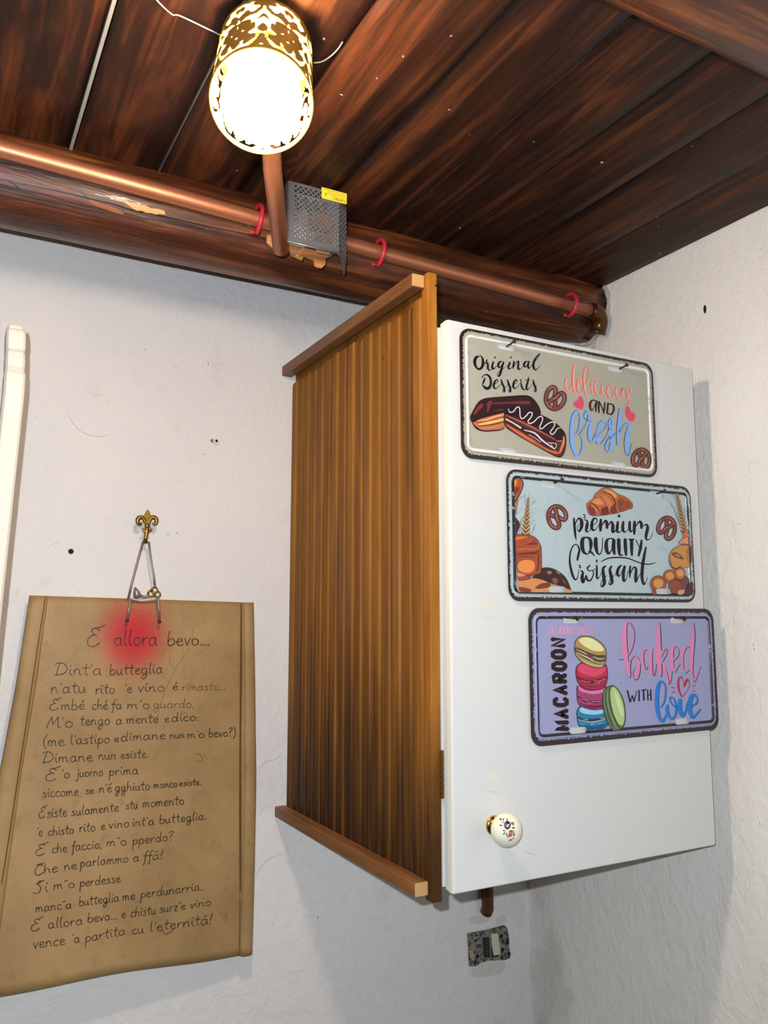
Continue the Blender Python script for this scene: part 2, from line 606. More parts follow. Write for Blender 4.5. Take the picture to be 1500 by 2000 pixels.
CAPS = {
 'A': [[(0, 0), (.5, 1), (1, 0)], [(.2, .35), (.8, .35)]],
 'C': [[(1, .8), (.75, 1), (.25, 1), (0, .75), (0, .25), (.25, 0), (.75, 0), (1, .2)]],
 'D': [[(0, 0), (0, 1), (.6, 1), (1, .7), (1, .3), (.6, 0), (0, 0)]],
 'E': [[(1, 1), (0, 1), (0, 0), (1, 0)], [(0, .5), (.8, .5)]],
 'H': [[(0, 0), (0, 1)], [(1, 0), (1, 1)], [(0, .5), (1, .5)]],
 'I': [[(.5, 0), (.5, 1)]],
 'L': [[(0, 1), (0, 0), (1, 0)]],
 'M': [[(0, 0), (0, 1), (.5, .25), (1, 1), (1, 0)]],
 'N': [[(0, 0), (0, 1), (1, 0), (1, 1)]],
 'O': [[(.3, 0), (0, .25), (0, .75), (.3, 1), (.7, 1), (1, .75), (1, .25), (.7, 0), (.3, 0)]],
 'R': [[(0, 0), (0, 1), (.7, 1), (1, .8), (1, .6), (.7, .47), (0, .47)], [(.5, .47), (1, 0)]],
 'S': [[(1, .85), (.7, 1), (.3, 1), (0, .8), (.1, .6), (.9, .4), (1, .2), (.7, 0), (.3, 0), (0, .15)]],
 'T': [[(.5, 0), (.5, 1)], [(0, 1), (1, 1)]],
 'U': [[(0, 1), (0, .25), (.3, 0), (.7, 0), (1, .25), (1, 1)]],
 'W': [[(0, 1), (.25, 0), (.5, .7), (.75, 0), (1, 1)]],
 '!': [[(.5, 1), (.5, .3)], [(.5, .1), (.5, 0)]],
}


def caps_text(dec, text, p0, ud, vd, col, w, adv=1.35, stretch=1.0, widths=None):
    """text laid from p0 (px) along vector ud per letter box, letter height vector vd (px)"""
    idc = Crop(0, 0, 1)
    u = 0.0
    lst = []
    for ch in text:
        if ch == ' ': u += 0.8; continue
        wd = 0.35 if ch in 'I!' else 1.0
        for s in CAPS[ch]:
            lst.append([(p0[0] + ud[0] * (u + a * wd * stretch) + vd[0] * b, p0[1] + ud[1] * (u + a * wd * stretch) + vd[1] * b, w) for a, b in s])
        u += wd * adv
    dec.k += 1
    for s in lst: dec.stroke(idc, col, s, smooth=False, bump_k=False)

# ---------------------------------------------------------------- cabinet
XS = 0.402
YD = -0.367           # front face of the white door
DX0, DX1, DZ0, DZ1 = 0.412, 0.7435, -0.2368, 0.2818
cab = thing('wall_cabinet', V(0.56, 0, DZ0), 'white wall cabinet with a honey wooden slatted side and a plain white door', 'cabinet')
bm = new_bm()
t = 0.0135
for lo, hi in (((DX0, -0.350, DZ0), (DX0 + t, -0.0005, DZ1 - 0.003)), ((DX1 - t, -0.350, DZ0), (DX1 - 0.001, -0.0005, DZ1 - 0.003)),
               ((DX0 + t, -0.350, DZ0), (DX1 - t, -0.0005, DZ0 + t)), ((DX0 + t, -0.350, DZ1 - 0.003 - t), (DX1 - t, -0.0005, DZ1 - 0.003)),
               ((DX0 + t, -0.004, DZ0 + t), (DX1 - t, -0.0005, DZ1 - 0.003 - t))):
    add_box(bm, V(*lo), V(*hi))
obj('body', bm, M['laminate'], cab)
bm = new_bm()
add_box(bm, V(DX0 + 0.0005, YD, DZ0 - 0.002), V(DX1, -0.3525, DZ1), bevel=0.0016, seg=2)
door = obj('door', bm, M['laminate'], cab)
bm = new_bm(); add_box(bm, V(DX0 - 0.0003, YD + 0.0012, DZ0 - 0.0015), V(DX0 + 0.0005, YD + 0.0068, DZ1 - 0.0008))
obj('edge_band', bm, M['laminate_edge'], door)
# wooden slatted side
bm = new_bm(); add_box(bm, V(XS + 0.0055, -0.336, -0.236), V(DX0 - 0.0002, -0.001, 0.3262))
side = obj('side_panel', bm, M['slat_wood'], cab, label='side covered with vertical honey-coloured wooden slats')
NS = 16
pitch = 0.3375 / NS
for i in range(NS):
    ya = -0.0005 - pitch * i; yb = ya - pitch
    bm = new_bm()
    zt_ = 0.3120 + random.uniform(-0.003, 0.002); zb = -0.2365
    # profile across the slat: raised flat, rounded shoulder, step towards the next slat
    prof = [(ya - pitch * 0.01, XS + 0.0055), (ya - pitch * 0.03, XS + 0.0009), (ya - pitch * 0.10, XS + 0.0003), (ya - pitch * 0.4, XS),
            (ya - pitch * 0.66, XS + 0.0002), (ya - pitch * 0.72, XS + 0.0022), (ya - pitch * 0.90, XS + 0.0026), (ya - pitch * 0.94, XS + 0.0046), (yb + pitch * 0.01, XS + 0.0055)]
    rows = []
    for z in (zt_, zt_ - 0.003, 0.1, -0.1, zb):
        sh = 0.0012 if z == zt_ else 0
        rows.append([bm.verts.new(V(px_ + sh, py_, z)) for py_, px_ in prof])
    for a, b in zip(rows, rows[1:]):
        for k in range(len(prof) - 1):
            bm.faces.new((a[k], b[k], b[k + 1], a[k + 1]))
    bm.faces.new(rows[0]); bm.faces.new(rows[-1][::-1])
    bmesh.ops.recalc_face_normals(bm, faces=bm.faces)
    obj('slat', bm, M['slat_wood'], side)
bm = new_bm(); add_box(bm, V(XS - 0.0005, -0.3495, -0.2495), V(DX0 - 0.0003, -0.3372, 0.3335), bevel=0.0012)
obj('front_stile', bm, M['stile_wood'], cab)
bm = new_bm(); add_box(bm, V(0.3870, -0.3425, 0.3185), V(XS - 0.0006, -0.0015, 0.3320), bevel=0.0018)
for f in bm.faces: f.material_index = 0
top_rail = obj('rail', bm, M['rail_wood'], cab)
bm = new_bm(); add_box(bm, V(0.3870, -0.3425, -0.2445), V(XS - 0.0006, -0.0015, -0.2320), bevel=0.0012)
bot_rail = obj('rail', bm, M['rail_wood'], cab)
for r_, z0, z1 in ((top_rail, 0.3190, 0.3315), (bot_rail, -0.2440, -0.2325)):
    bm = new_bm(); add_box(bm, V(0.3876, -0.3434, z0), V(XS - 0.0012, -0.3424, z1), bevel=0.0004, seg=1)
    obj('sawn_end', bm, M['end_grain'], r_)
bm = new_bm()
for k in range(9):
    z0 = -0.1185 - k * 0.0047
    add_box(bm, V(DX0 - 0.0025, -0.3535, z0 - 0.0043), V(DX0 + 0.0002, -0.3496, z0), bevel=0.0003, seg=1)
obj('wedge', bm, M['slat_wood'], cab, label='rough brown wooden wedge between slatted side and door')
# knot holes
for px_, py_ in ((749, 700), (851, 558)):
    bm = new_bm()
    p = onX(px_, py_, XS - 0.0002) if px_ < 840 else onY(px_, py_, -0.3497)
    ax = Vector((-1, 0, 0)) if px_ < 840 else Vector((0, -1, 0))
    add_lathe(bm, p, ax, [(0, 0.0014), (0.0003, 0.0012)], 10)
    obj('nail_hole', bm, M['hole'], cab)
# knob
KC = onY(984, 1619, YD - 0.0155)
kb = Vector((KC.x, YD * S, KC.z))
bm = new_bm()
add_lathe(bm, kb, Vector((0, -1, 0)), [(0, 0.0100), (0.0015, 0.0104), (0.003, 0.0095), (0.004, 0.0072), (0.0075, 0.0068), (0.009, 0.0086), (0.0102, 0.0090), (0.011, 0.0080)], 28)
obj('knob_collar', bm, M['brass_bright'], door)
bm = new_bm()
R_ = 0.0170
add_lathe(bm, kb + Vector((0, -0.0088, 0)), Vector((0, -1, 0)),
          [(0.0138 - 0.0138 * math.cos(a), R_ * math.sin(a) ** 0.9 + 0.0001) for a in [math.pi * (0.12 + 0.88 * k / 18) for k in range(19)]], 40)
knob = obj('knob', bm, M['porcelain'], door, smooth=True, label='cream porcelain knob with painted flowers')
kc = Crop(920, 1560, 13.636)
d = Decal(bvh_hit([knob]), 'painted_flowers', 0.00012, 0.00001)
gr = (70, 82, 62)
for a in ([(765, 520, 20), (790, 550, 50), (815, 575, 20)], [(870, 515, 14), (860, 560, 34), (845, 600, 14)], [(815, 615, 14), (845, 635, 30), (870, 640, 14)],
          [(765, 690, 20), (800, 712, 40), (840, 725, 12)], [(845, 835, 20), (880, 850, 40), (915, 860, 14)], [(905, 895, 18), (880, 925, 34), (850, 955, 14)],
          [(960, 515, 10), (960, 555, 34), (960, 585, 14)], [(1085, 610, 14), (1078, 650, 30), (1085, 680, 10)], [(1115, 620, 18), (1120, 670, 44), (1110, 715, 16)],
          [(1090, 780, 24), (1130, 775, 44), (1160, 765, 20)], [(940, 910, 14), (945, 950, 34), (955, 985, 10)], [(1075, 1070, 20), (1075, 1095, 40), (1060, 1110, 10)],
          [(1040, 1080, 20), (1025, 1110, 28), (1010, 1130, 10)], [(1160, 930, 20), (1145, 960, 34), (1125, 1000, 14)], [(1120, 1040, 20), (1125, 1060, 28), (1130, 1080, 10)]):
    d.stroke(kc, gr, a, sub=3)
d.poly(kc, (84, 52, 86), [(880, 660), (920, 610), (980, 590), (1040, 640), (1060, 700), (1030, 780), (980, 820), (920, 800), (880, 740)])
d.poly(kc, (140, 105, 140), [(895, 680), (935, 640), (960, 700), (950, 760), (905, 730)])
d.poly(kc, (46, 24, 50), [(930, 620), (990, 610), (1010, 660), (960, 690)])
d.poly(kc, (186, 140, 118), [(990, 870), (1060, 830), (1130, 850), (1160, 900), (1110, 960), (1060, 1010), (970, 1040), (960, 980), (1000, 930)])
d.poly(kc, (130, 72, 56), [(1040, 850), (1100, 860), (1080, 900), (1040, 890)])
d.poly(kc, (150, 92, 72), [(1020, 940), (1080, 930), (1070, 985), (1010, 1000)])
d.build(door)
# remains of adhesive tape and small marks on the door
dh = lambda px, py: (onY(px, py, YD), Vector((0, -1, 0)))
ic = Crop(0, 0, 1)
d = Decal(dh, 'tape_residue', 0.0001)
d.poly(ic, (218, 212, 190), [(942, 1173), (955, 1172), (967, 1176), (966, 1181), (948, 1180), (941, 1183), (939, 1178)])
d.poly(ic, (220, 214, 196), [(952, 1512), (972, 1511), (977, 1519), (970, 1526), (953, 1523)])
d.stroke(ic, (208, 202, 182), [(941, 1190, 1), (940, 1203, 2), (952, 1206, 1.5), (966, 1205, 1)])
d.stroke(ic, (206, 196, 170), [(950, 1545, 1), (965, 1547, 1.6), (982, 1552, 1)])
d.stroke(ic, (196, 196, 180), [(1026, 1663, 1), (1035, 1667, 3), (1045, 1669, 1)])
d.strokes(ic, (196, 196, 188), [[(1300, 845, 2), (1303, 847, 1)], [(1307, 860, 2), (1312, 862, 1)], [(1296, 871, 2), (1299, 872, 1)]], smooth=False)
d.build(door)['kind'] = 'stuff'

# ---------------------------------------------------------------- tin signs
def to_sd(px, py):
    return onY(px, py, YD - 0.0020)


def tin_material(name, face, line, line_w, rust):
    m = mat(name, face, 0.3); g = G(m)
    c = g.coord(); s = g.sep(c)
    n = g.noise(c, 240, 4, 0.7)
    n2 = g.noise(c, 60, 4, 0.7)
    ax = g.math('SUBTRACT', g.math('ABSOLUTE', s[0]), 0.150 - 0.016)
    az = g.math('SUBTRACT', g.math('ABSOLUTE', s[2]), 0.075 - 0.016)
    mx = g.math('MAXIMUM', ax, 0.0); mz = g.math('MAXIMUM', az, 0.0)
    d = g.math('SQRT', g.math('ADD', g.math('MULTIPLY', mx, mx), g.math('MULTIPLY', mz, mz)))
    ins = g.math('MINIMUM', g.math('MAXIMUM', ax, az), 0.0)
    depth = g.math('SUBTRACT', 0.016, g.math('ADD', d, ins))     # distance in from the edge
    col = g.mix(g.ramp(n2, [(0.56, W3(0)), (0.72, W3(0.22))]), face, srgb(120, 112, 100))
    # printed line on the raised ridge
    a = g.math('ABSOLUTE', g.math('SUBTRACT', depth, 0.0095))
    lm = g.ramp(g.math('DIVIDE', a, line_w), [(0.45, W3(1)), (0.6, W3(0))])
    chip = g.ramp(n2, [(0.60, W3(1)), (0.66, W3(0.1))])
    col = g.mix(g.math('MULTIPLY', lm, chip), col, line)
    # worn dark rim
    e = g.math('SUBTRACT', depth, g.math('MULTIPLY', g.math('SUBTRACT', n, 0.42), 0.010))
    lowz = g.math('MULTIPLY', g.math('LESS_THAN', s[2], -0.06), 0.0006)
    e = g.math('SUBTRACT', e, lowz)
    col = g.mix(g.ramp(g.math('DIVIDE', e, 0.004), [(0.62, W3(1)), (0.85, W3(0))]), col, rust)
    g.out(col, g.bump(n, 0.05, 0.0003))
    return m


def slot_cutter(cx, cz, ang, hw=0.0122, hh=0.0036):
    ca, sa = math.cos(ang), math.sin(ang)
    pl = []
    for dx, dz, dist in ((1, 0, hw), (-1, 0, hw), (0, 1, hh), (0, -1, hh), (.55, .83, hw * .55 + hh * .83 - 0.0013), (-.55, .83, hw * .55 + hh * .83 - 0.0013),
                         (.55, -.83, hw * .55 + hh * .83 - 0.0013), (-.55, -.83, hw * .55 + hh * .83 - 0.0013)):
        l = math.hypot(dx, dz); dx /= l; dz /= l
        pl.append((Vector((dx * ca - dz * sa, 0, dx * sa + dz * ca)), dist / l * 1.0))
    c = Vector((cx, 0, cz))
    def cut(bm):
        near = [f for f in bm.faces if (f.calc_center_median() - c).xz.length < 0.2] if hasattr(Vector, 'xz') else list(bm.faces)
        near = list(bm.faces)
        box = []
        for f in near:
            xs = [v.co.x for v in f.verts]; zs = [v.co.z for v in f.verts]
            if min(xs) < cx + hw + 0.002 and max(xs) > cx - hw - 0.002 and min(zs) < cz + hw * abs(sa) + hh + 0.002 and max(zs) > cz - hw * abs(sa) - hh - 0.002:
                box.append(f)
        if not box: return
        # cut only faces touching the slot, one plane after another
        cur = set(box)
        for n_, dist in pl:
            fs = [f for f in cur if f.is_valid]
            geom = fs + list({e for f in fs for e in f.edges}) + list({v for f in fs for v in f.verts})
            r = bmesh.ops.bisect_plane(bm, geom=geom, dist=1e-7, plane_co=c + n_ * dist, plane_no=n_)
            cur |= {g_ for g_ in r['geom'] if isinstance(g_, bmesh.types.BMFace)}
            cur |= {f for g_ in r['geom_cut'] if isinstance(g_, bmesh.types.BMEdge) and g_.is_valid for f in g_.link_faces}
        dead = []
        for f in {f for f in cur if f.is_valid}:
            q = f.calc_center_median() - c
            if all(q.x * n_.x + q.z * n_.z < dist + 1e-7 for n_, dist in pl): dead.append(f)
        bmesh.ops.delete(bm, geom=dead, context='FACES')
    return cut


def tin_sign(corners, slots, label, m):
    P = [to_sd(*c) for c in corners]      # tl, tr, br, bl
    cen = sum(P, Vector()) / 4
    ux = ((P[1] - P[0]) + (P[2] - P[3])); ang = math.atan2(ux.z, ux.x)
    root = thing('tin_sign', cen, label, 'sign')
    hw, hh, r = (P[1] - P[0] + P[2] - P[3]).length / 4, (P[0] - P[3] + P[1] - P[2]).length / 4, 0.015
    ca, sa = math.cos(ang), math.sin(ang)
    def ring(inset, y):
        rr = max(r - inset, 0.004); out = []
        for sx, sz, a0 in ((1, 1, 0), (-1, 1, 90), (-1, -1, 180), (1, -1, 270)):
            for k in range(7):
                a = math.radians(a0 + 15 * k)
                x = sx * (hw - inset - rr) + rr * math.cos(a); z = sz * (hh - inset - rr) + rr * math.sin(a)
                out.append(cen + Vector((x * ca - z * sa, -y, x * sa + z * ca)))
        return out
    bm = new_bm()
    rings = [[bm.verts.new(p) for p in ring(i, y)] for i, y in
             ((0.0, -0.0010), (0.0004, 0.0), (0.0072, 0.0), (0.0082, 0.0011), (0.0092, 0.0014), (0.0102, 0.0011), (0.0113, 0.0))]
    for a, b in zip(rings, rings[1:]):
        n = len(a)
        for k in range(n): bm.faces.new((a[k], a[(k + 1) % n], b[(k + 1) % n], b[k]))
    bm.faces.new(rings[-1])
    cuts = [slot_cutter(*(lambda q: (q.x, q.z))(to_sd(*s)), ang) for s in slots]
    for c in cuts: c(bm)
    bmesh.ops.recalc_face_normals(bm, faces=bm.faces)
    # sheet thickness
    o = obj('tin_sheet', bm, m, root)
    o.rotation_euler = (0, 0, 0)
    sol = o.modifiers.new('thickness', 'SOLIDIFY'); sol.thickness = 0.0006; sol.offset = -1
    hit = lambda px, py: (onY(px, py, YD - 0.0020), Vector((0, -1, 0)))
    return root, hit, cuts


def pretzel(d, c, rx, ry, turn):
    """one rope: two big loops, crossed in the middle, ends pressed on the lower edge; `turn` clockwise degrees"""
    idc = Crop(0, 0, 1)
    ct, st = math.cos(math.radians(turn)), math.sin(math.radians(turn))
    def pt(x, y): return (c[0] + (x * ct - y * st) * rx, c[1] + (x * st + y * ct) * ry)
    rope = [(.42, .70), (.26, .34), (.10, .08), (-.08, -.12), (-.16, -.42), (-.34, -.74), (-.66, -.70), (-.86, -.30), (-.82, .18), (-.56, .60), (-.2, .80),
            (.2, .80), (.56, .60), (.82, .18), (.86, -.30), (.66, -.70), (.34, -.74), (.16, -.42), (.08, -.12), (-.10, .08), (-.26, .34), (-.42, .70)]
    q = [pt(*p) for p in rope]
    r = (rx + ry) / 2
    d.stroke(idc, (44, 18, 20), q, w=r * .40, sub=4)
    d.stroke(idc, (126, 64, 54), q[:12], w=r * .25, sub=4)
    d.stroke(idc, (126, 64, 54), q[10:], w=r * .25, sub=4)
    d.stroke(idc, (44, 18, 20), q[16:], w=r * .38, sub=4)
    d.stroke(idc, (132, 68, 56), q[15:], w=r * .24, sub=4)
    for seg in (q[4:8], q[9:12], q[13:16], q[17:20]):
        d.stroke(idc, (178, 112, 96), [(x - r * .03, y - r * .04) for x, y in seg], w=r * .07, sub=4)


DK = (34, 16, 16)
# ---- sign 1
m1 = tin_material('grey_green_tin', srgb(166, 162, 144), srgb(226, 222, 214), 0.0034, srgb(38, 20, 16))
root, hit, cuts = tin_sign([(899, 638), (1277, 711), (1283, 934), (900, 893)], [(988, 677.5), (1201.5, 720.5), (992, 880), (1210.5, 907)],
    'grey-green tin sign reading Original Desserts delicious and fresh, topmost of three', m1)
tin_sign_1 = root
a1 = Crop(910, 680, 9.375)
ORIG = [
 [(245, 150, 16), (190, 165, 40), (160, 230, 45), (165, 300, 42), (195, 360, 28), (240, 385, 34), (290, 350, 40), (312, 270, 42), (300, 190, 30), (265, 135, 14), (235, 120, 8)],
 [(345, 300, 12), (375, 235, 20), (385, 215, 28)], [(350, 290, 10), (390, 265, 22), (400, 310, 32), (400, 370, 32), (430, 405, 18), (480, 385, 10), (520, 340, 8)],
 [(500, 250, 28), (480, 320, 32), (480, 365, 32), (510, 380, 18), (560, 330, 10), (600, 300, 10)],
 [(660, 240, 14), (615, 255, 28), (588, 310, 36), (605, 355, 24), (640, 330, 12), (680, 260, 14)],
 [(690, 250, 24), (665, 330, 32), (640, 420, 38), (610, 500, 34), (580, 512, 14), (580, 450, 10), (640, 400, 10), (720, 350, 9), (790, 290, 9)],
 [(805, 260, 28), (780, 330, 32), (780, 372, 28), (810, 380, 16), (850, 330, 9), (880, 250, 9)],
 [(880, 240, 26), (868, 310, 28), (860, 380, 12)], [(862, 370, 9), (920, 265, 14), (960, 240, 24), (955, 320, 32), (960, 385, 30), (1010, 370, 10), (1060, 300, 9)],
 [(1125, 240, 14), (1080, 260, 30), (1060, 310, 34), (1085, 345, 22), (1120, 310, 10), (1150, 250, 14)], [(1152, 240, 26), (1135, 310, 32), (1145, 365, 28), (1180, 350, 12), (1230, 280, 9)],
 [(1230, 270, 10), (1300, 200, 12), (1350, 110, 14), (1335, 110, 14), (1270, 190, 26), (1235, 280, 36), (1240, 360, 34), (1275, 400, 20), (1330, 350, 11), (1380, 295, 7)]]
DESS = [
 [(350, 540, 16), (325, 610, 32), (300, 675, 14)],
 [(290, 545, 18), (330, 495, 16), (390, 490, 28), (440, 540, 34), (455, 620, 34), (440, 700, 40), (390, 740, 44), (330, 710, 34), (303, 678, 14)],
 [(520, 665, 10), (580, 615, 14), (570, 580, 18), (530, 605, 28), (507, 680, 36), (520, 735, 26), (570, 730, 14), (640, 655, 10)],
 [(640, 570, 18), (660, 640, 30), (695, 720, 32), (705, 790, 28), (680, 800, 14), (675, 760, 12), (740, 700, 9), (775, 650, 9)],
 [(755, 575, 20), (780, 650, 32), (810, 740, 32), (810, 800, 26), (785, 790, 14), (785, 760, 10), (850, 700, 9)],
 [(870, 665, 9), (930, 620, 12), (930, 580, 18), (890, 600, 28), (865, 670, 34), (880, 735, 26), (930, 720, 12), (990, 640, 9)],
 [(1000, 575, 24), (1010, 620, 14), (1010, 650, 22), (1025, 720, 30), (1060, 765, 20), (1100, 740, 10)],
 [(1145, 530, 16), (1130, 620, 30), (1105, 710, 32), (1120, 760, 22), (1170, 720, 10), (1225, 640, 9)],
 [(1230, 580, 18), (1245, 660, 32), (1275, 740, 30), (1275, 795, 22), (1245, 780, 12), (1250, 740, 9), (1310, 670, 8)]]
dots = [[(505, 155), (555, 155), (525, 205)], [(795, 155), (845, 155), (818, 205)]]
d = Decal(hit, 'lettering')
d.strokes(a1, (198, 196, 182), ORIG + DESS, wa=15)
for q in dots: d.poly(a1, (198, 196, 182), [(x + (x - 525 if x < 700 else x - 818) * .4, y + (y - 170) * .4) for x, y in q], smooth=False)
d.strokes(a1, (16, 14, 14), ORIG + DESS, ws=1.28)
d.stroke(a1, (16, 14, 14), [(1085, 585, 12), (1185, 578, 12)], smooth=False)
for q in dots: d.poly(a1, (16, 14, 14), q, smooth=False)
d.build(root, cuts); d = d.next('lettering')
a3 = Crop(1090, 700, 9.375)
DEL = [
 [(205, 370, 20), (155, 355, 30), (125, 430, 45), (135, 530, 45), (180, 590, 36), (220, 560, 18), (235, 480, 14)],
 [(300, 100, 20), (270, 220, 55), (265, 380, 62), (270, 530, 62), (310, 640, 34), (345, 640, 12)],
 [(340, 500, 12), (395, 430, 18), (400, 375, 20), (362, 372, 28), (345, 450, 42), (350, 560, 42), (390, 640, 20), (430, 600, 12)],
 [(430, 560, 12), (540, 400, 14), (570, 230, 16), (540, 150, 22), (480, 200, 36), (460, 360, 50), (470, 540, 52), (500, 660, 36), (540, 680, 15)],
 [(605, 430, 28), (598, 540, 34), (620, 640, 30), (650, 640, 12)], [(620, 345, 22), (626, 370, 26)],
 [(720, 465, 18), (680, 440, 32), (660, 530, 44), (690, 640, 40), (740, 700, 18), (790, 650, 12)],
 [(800, 480, 30), (790, 590, 38), (840, 680, 28), (870, 660, 12)], [(846, 380, 24), (852, 405, 26)],
 [(945, 490, 20), (905, 530, 36), (890, 610, 44), (930, 710, 32), (990, 700, 18), (1015, 600, 20), (990, 525, 22), (930, 480, 18)],
 [(1050, 530, 34), (1050, 630, 38), (1090, 730, 32), (1130, 720, 14), (1160, 600, 24), (1185, 540, 30)], [(1175, 560, 30), (1165, 660, 34), (1200, 740, 20)],
 [(1230, 760, 12), (1290, 640, 14), (1325, 560, 16), (1290, 530, 22), (1240, 560, 28), (1260, 680, 30), (1300, 790, 28), (1290, 860, 18), (1245, 830, 14)]]
d.strokes(a3, (176, 168, 150), DEL, wa=18)
d.strokes(a3, (222, 118, 102), DEL)
d.strokes(a3, (240, 200, 184), DEL, off=(18, 8), ws=0.16, wa=3)
d.strokes(a3, (196, 88, 78), DEL, off=(-10, -3), ws=0.08, wa=2)
d.build(root, cuts); d = d.next('lettering')
AND = [[(700, 785, 20), (640, 765, 26), (590, 805, 44), (582, 895, 46), (612, 955, 28), (650, 900, 16), (690, 800, 16)], [(705, 775, 28), (690, 870, 38), (690, 975, 32)],
       [(740, 790, 36), (740, 900, 40), (745, 1000, 28)], [(750, 790, 24), (800, 900, 26), (835, 1010, 20)], [(852, 805, 30), (846, 900, 34), (835, 1010, 26)],
       [(912, 820, 36), (902, 920, 40), (895, 1015, 32)], [(905, 845, 20), (960, 832, 24), (1010, 870, 38), (1013, 955, 44), (968, 1025, 34), (910, 1010, 20)]]
d.strokes(a3, (186, 180, 162), AND, wa=16)
d.strokes(a3, (52, 22, 22), AND)
d.build(root, cuts); d = d.next('lettering')
a4 = Crop(1100, 790, 7.895)
FR = [[(180, 450, 24), (240, 350, 30), (255, 200, 36), (215, 115, 42), (155, 165, 52), (125, 300, 62), (128, 500, 68), (155, 680, 60), (210, 795, 36), (270, 740, 30), (300, 620, 32), (285, 520, 32), (240, 470, 26)],
      [(240, 460, 22), (330, 330, 30), (390, 210, 34), (360, 100, 40), (330, 150, 32), (370, 230, 36), (430, 270, 34), (410, 360, 56), (410, 480, 60), (440, 570, 40), (500, 500, 26)],
      [(500, 500, 26), (570, 430, 22), (640, 360, 26), (640, 270, 34), (590, 245, 38), (540, 330, 54), (530, 480, 60), (570, 605, 36), (640, 550, 22)],
      [(630, 560, 22), (700, 420, 26), (765, 300, 30), (735, 215, 40), (715, 300, 46), (735, 460, 60), (755, 620, 58), (715, 725, 36), (660, 660, 28), (680, 590, 22), (760, 480, 20), (820, 430, 20)],
      [(885, 62, 30), (872, 200, 56), (850, 400, 60), (845, 620, 34)], [(860, 420, 26), (920, 320, 30), (985, 295, 44), (1005, 360, 54), (985, 520, 62), (975, 680, 56), (990, 785, 36), (1050, 620, 12)]]
d.strokes(a4, (150, 168, 186), FR, wa=12)
d.strokes(a4, (124, 168, 224), FR)
FB = [[(210, 90, 9), (150, 130, 9), (110, 260, 10), (92, 450, 10), (110, 640, 10), (180, 800, 6)], [(230, 130, 9), (245, 230, 9), (225, 370, 9), (185, 455, 6)],
      [(260, 495, 8), (285, 580, 10), (265, 720, 9), (220, 792, 6)], [(232, 470, 9), (330, 330, 8), (370, 210, 10), (375, 150, 8)], [(345, 98, 8), (315, 150, 9), (330, 220, 8), (430, 265, 6)],
      [(395, 310, 8), (372, 420, 10), (380, 530, 9), (425, 592, 7)], [(442, 555, 10), (500, 430, 8), (540, 300, 8), (600, 240, 7)], [(640, 280, 8), (650, 340, 8), (570, 442, 6)],
      [(498, 575, 7), (522, 610, 9)], [(570, 610, 9), (650, 500, 8), (700, 370, 8)], [(725, 208, 8), (690, 270, 9), (700, 400, 7)], [(745, 242, 9), (740, 325, 8)],
      [(718, 482, 8), (640, 620, 9), (650, 700, 8), (690, 742, 7)], [(720, 580, 9), (700, 710, 8)], [(765, 470, 9), (825, 428, 6)],
      [(862, 48, 9), (840, 200, 9), (815, 430, 10), (826, 630, 8)], [(880, 412, 8), (930, 310, 8), (982, 288, 7)], [(995, 320, 9), (950, 480, 9), (935, 620, 9), (966, 785, 8)], [(1048, 608, 9), (1010, 768, 7)]]
d.strokes(a4, (22, 30, 48), FB)
d.build(root, cuts)
d = d.next('heart_print')
d.poly(a3, (216, 74, 104), [(375, 705), (405, 690), (450, 740), (468, 850), (440, 932), (380, 925), (310, 890), (270, 830), (300, 790), (345, 780)])
d.build(root, cuts); d = d.next('heart_print')
d.poly(a3, (216, 74, 104), [(1240, 890), (1290, 880), (1318, 940), (1330, 990), (1380, 995), (1408, 1060), (1390, 1130), (1310, 1150), (1250, 1080), (1225, 980)])
d.build(root, cuts)
a2 = Crop(910, 760, 7.5)
d = d.next('eclair_picture')
body = [(65, 410), (95, 340), (150, 240), (220, 165), (340, 132), (560, 115), (800, 98), (930, 110), (1020, 190), (1080, 300), (1080, 390), (1000, 430), (570, 370), (560, 570), (400, 610), (250, 612), (150, 575), (90, 490)]
d.poly(a2, (30, 12, 14), [(x + (x - 600) * .012, y + (y - 350) * .03) for x, y in body])
d.poly(a2, (180, 104, 66), [(92, 480), (150, 440), (300, 410), (430, 372), (565, 345), (562, 560), (400, 600), (250, 602), (160, 560)])
d.poly(a2, (44, 16, 20), [(70, 410), (100, 345), (150, 250), (220, 175), (340, 142), (560, 124), (800, 108), (925, 120), (1010, 196), (1070, 300), (1070, 380), (1000, 420), (800, 330), (570, 345), (420, 380), (300, 412), (200, 440), (110, 488), (80, 460)])
d.poly(a2, (122, 42, 50), [(110, 350), (180, 245), (235, 210), (250, 255), (200, 300), (125, 380)])
d.poly(a2, (112, 38, 46), [(300, 215), (340, 175), (382, 180), (360, 250), (330, 335), (300, 320), (310, 262)])
d.poly(a2, (104, 44, 46), [(400, 200), (640, 188), (900, 172), (940, 205), (900, 226), (700, 212), (400, 222)])
d.poly(a2, (30, 14, 30), [(560, 240), (800, 250), (1000, 300), (1040, 380), (800, 320), (560, 320)])
d.stroke(a2, (104, 92, 88), [(400, 330, 3), (500, 302, 8), (560, 305, 3)])
d.strokes(a2, (222, 160, 112), [[(170, 470, 10), (300, 450, 28), (420, 405, 26), (558, 372, 20)]])
d.strokes(a2, (228, 176, 92), [[(185, 520, 20), (340, 492, 44), (558, 440, 40)]])
d.strokes(a2, (66, 22, 22), [[(150, 492, 8), (350, 462, 9), (556, 412, 9)], [(180, 545, 8), (360, 522, 12), (556, 480, 10)]])
d.strokes(a2, (200, 122, 90), [[(190, 575, 12), (400, 562, 24), (556, 515, 18)]])
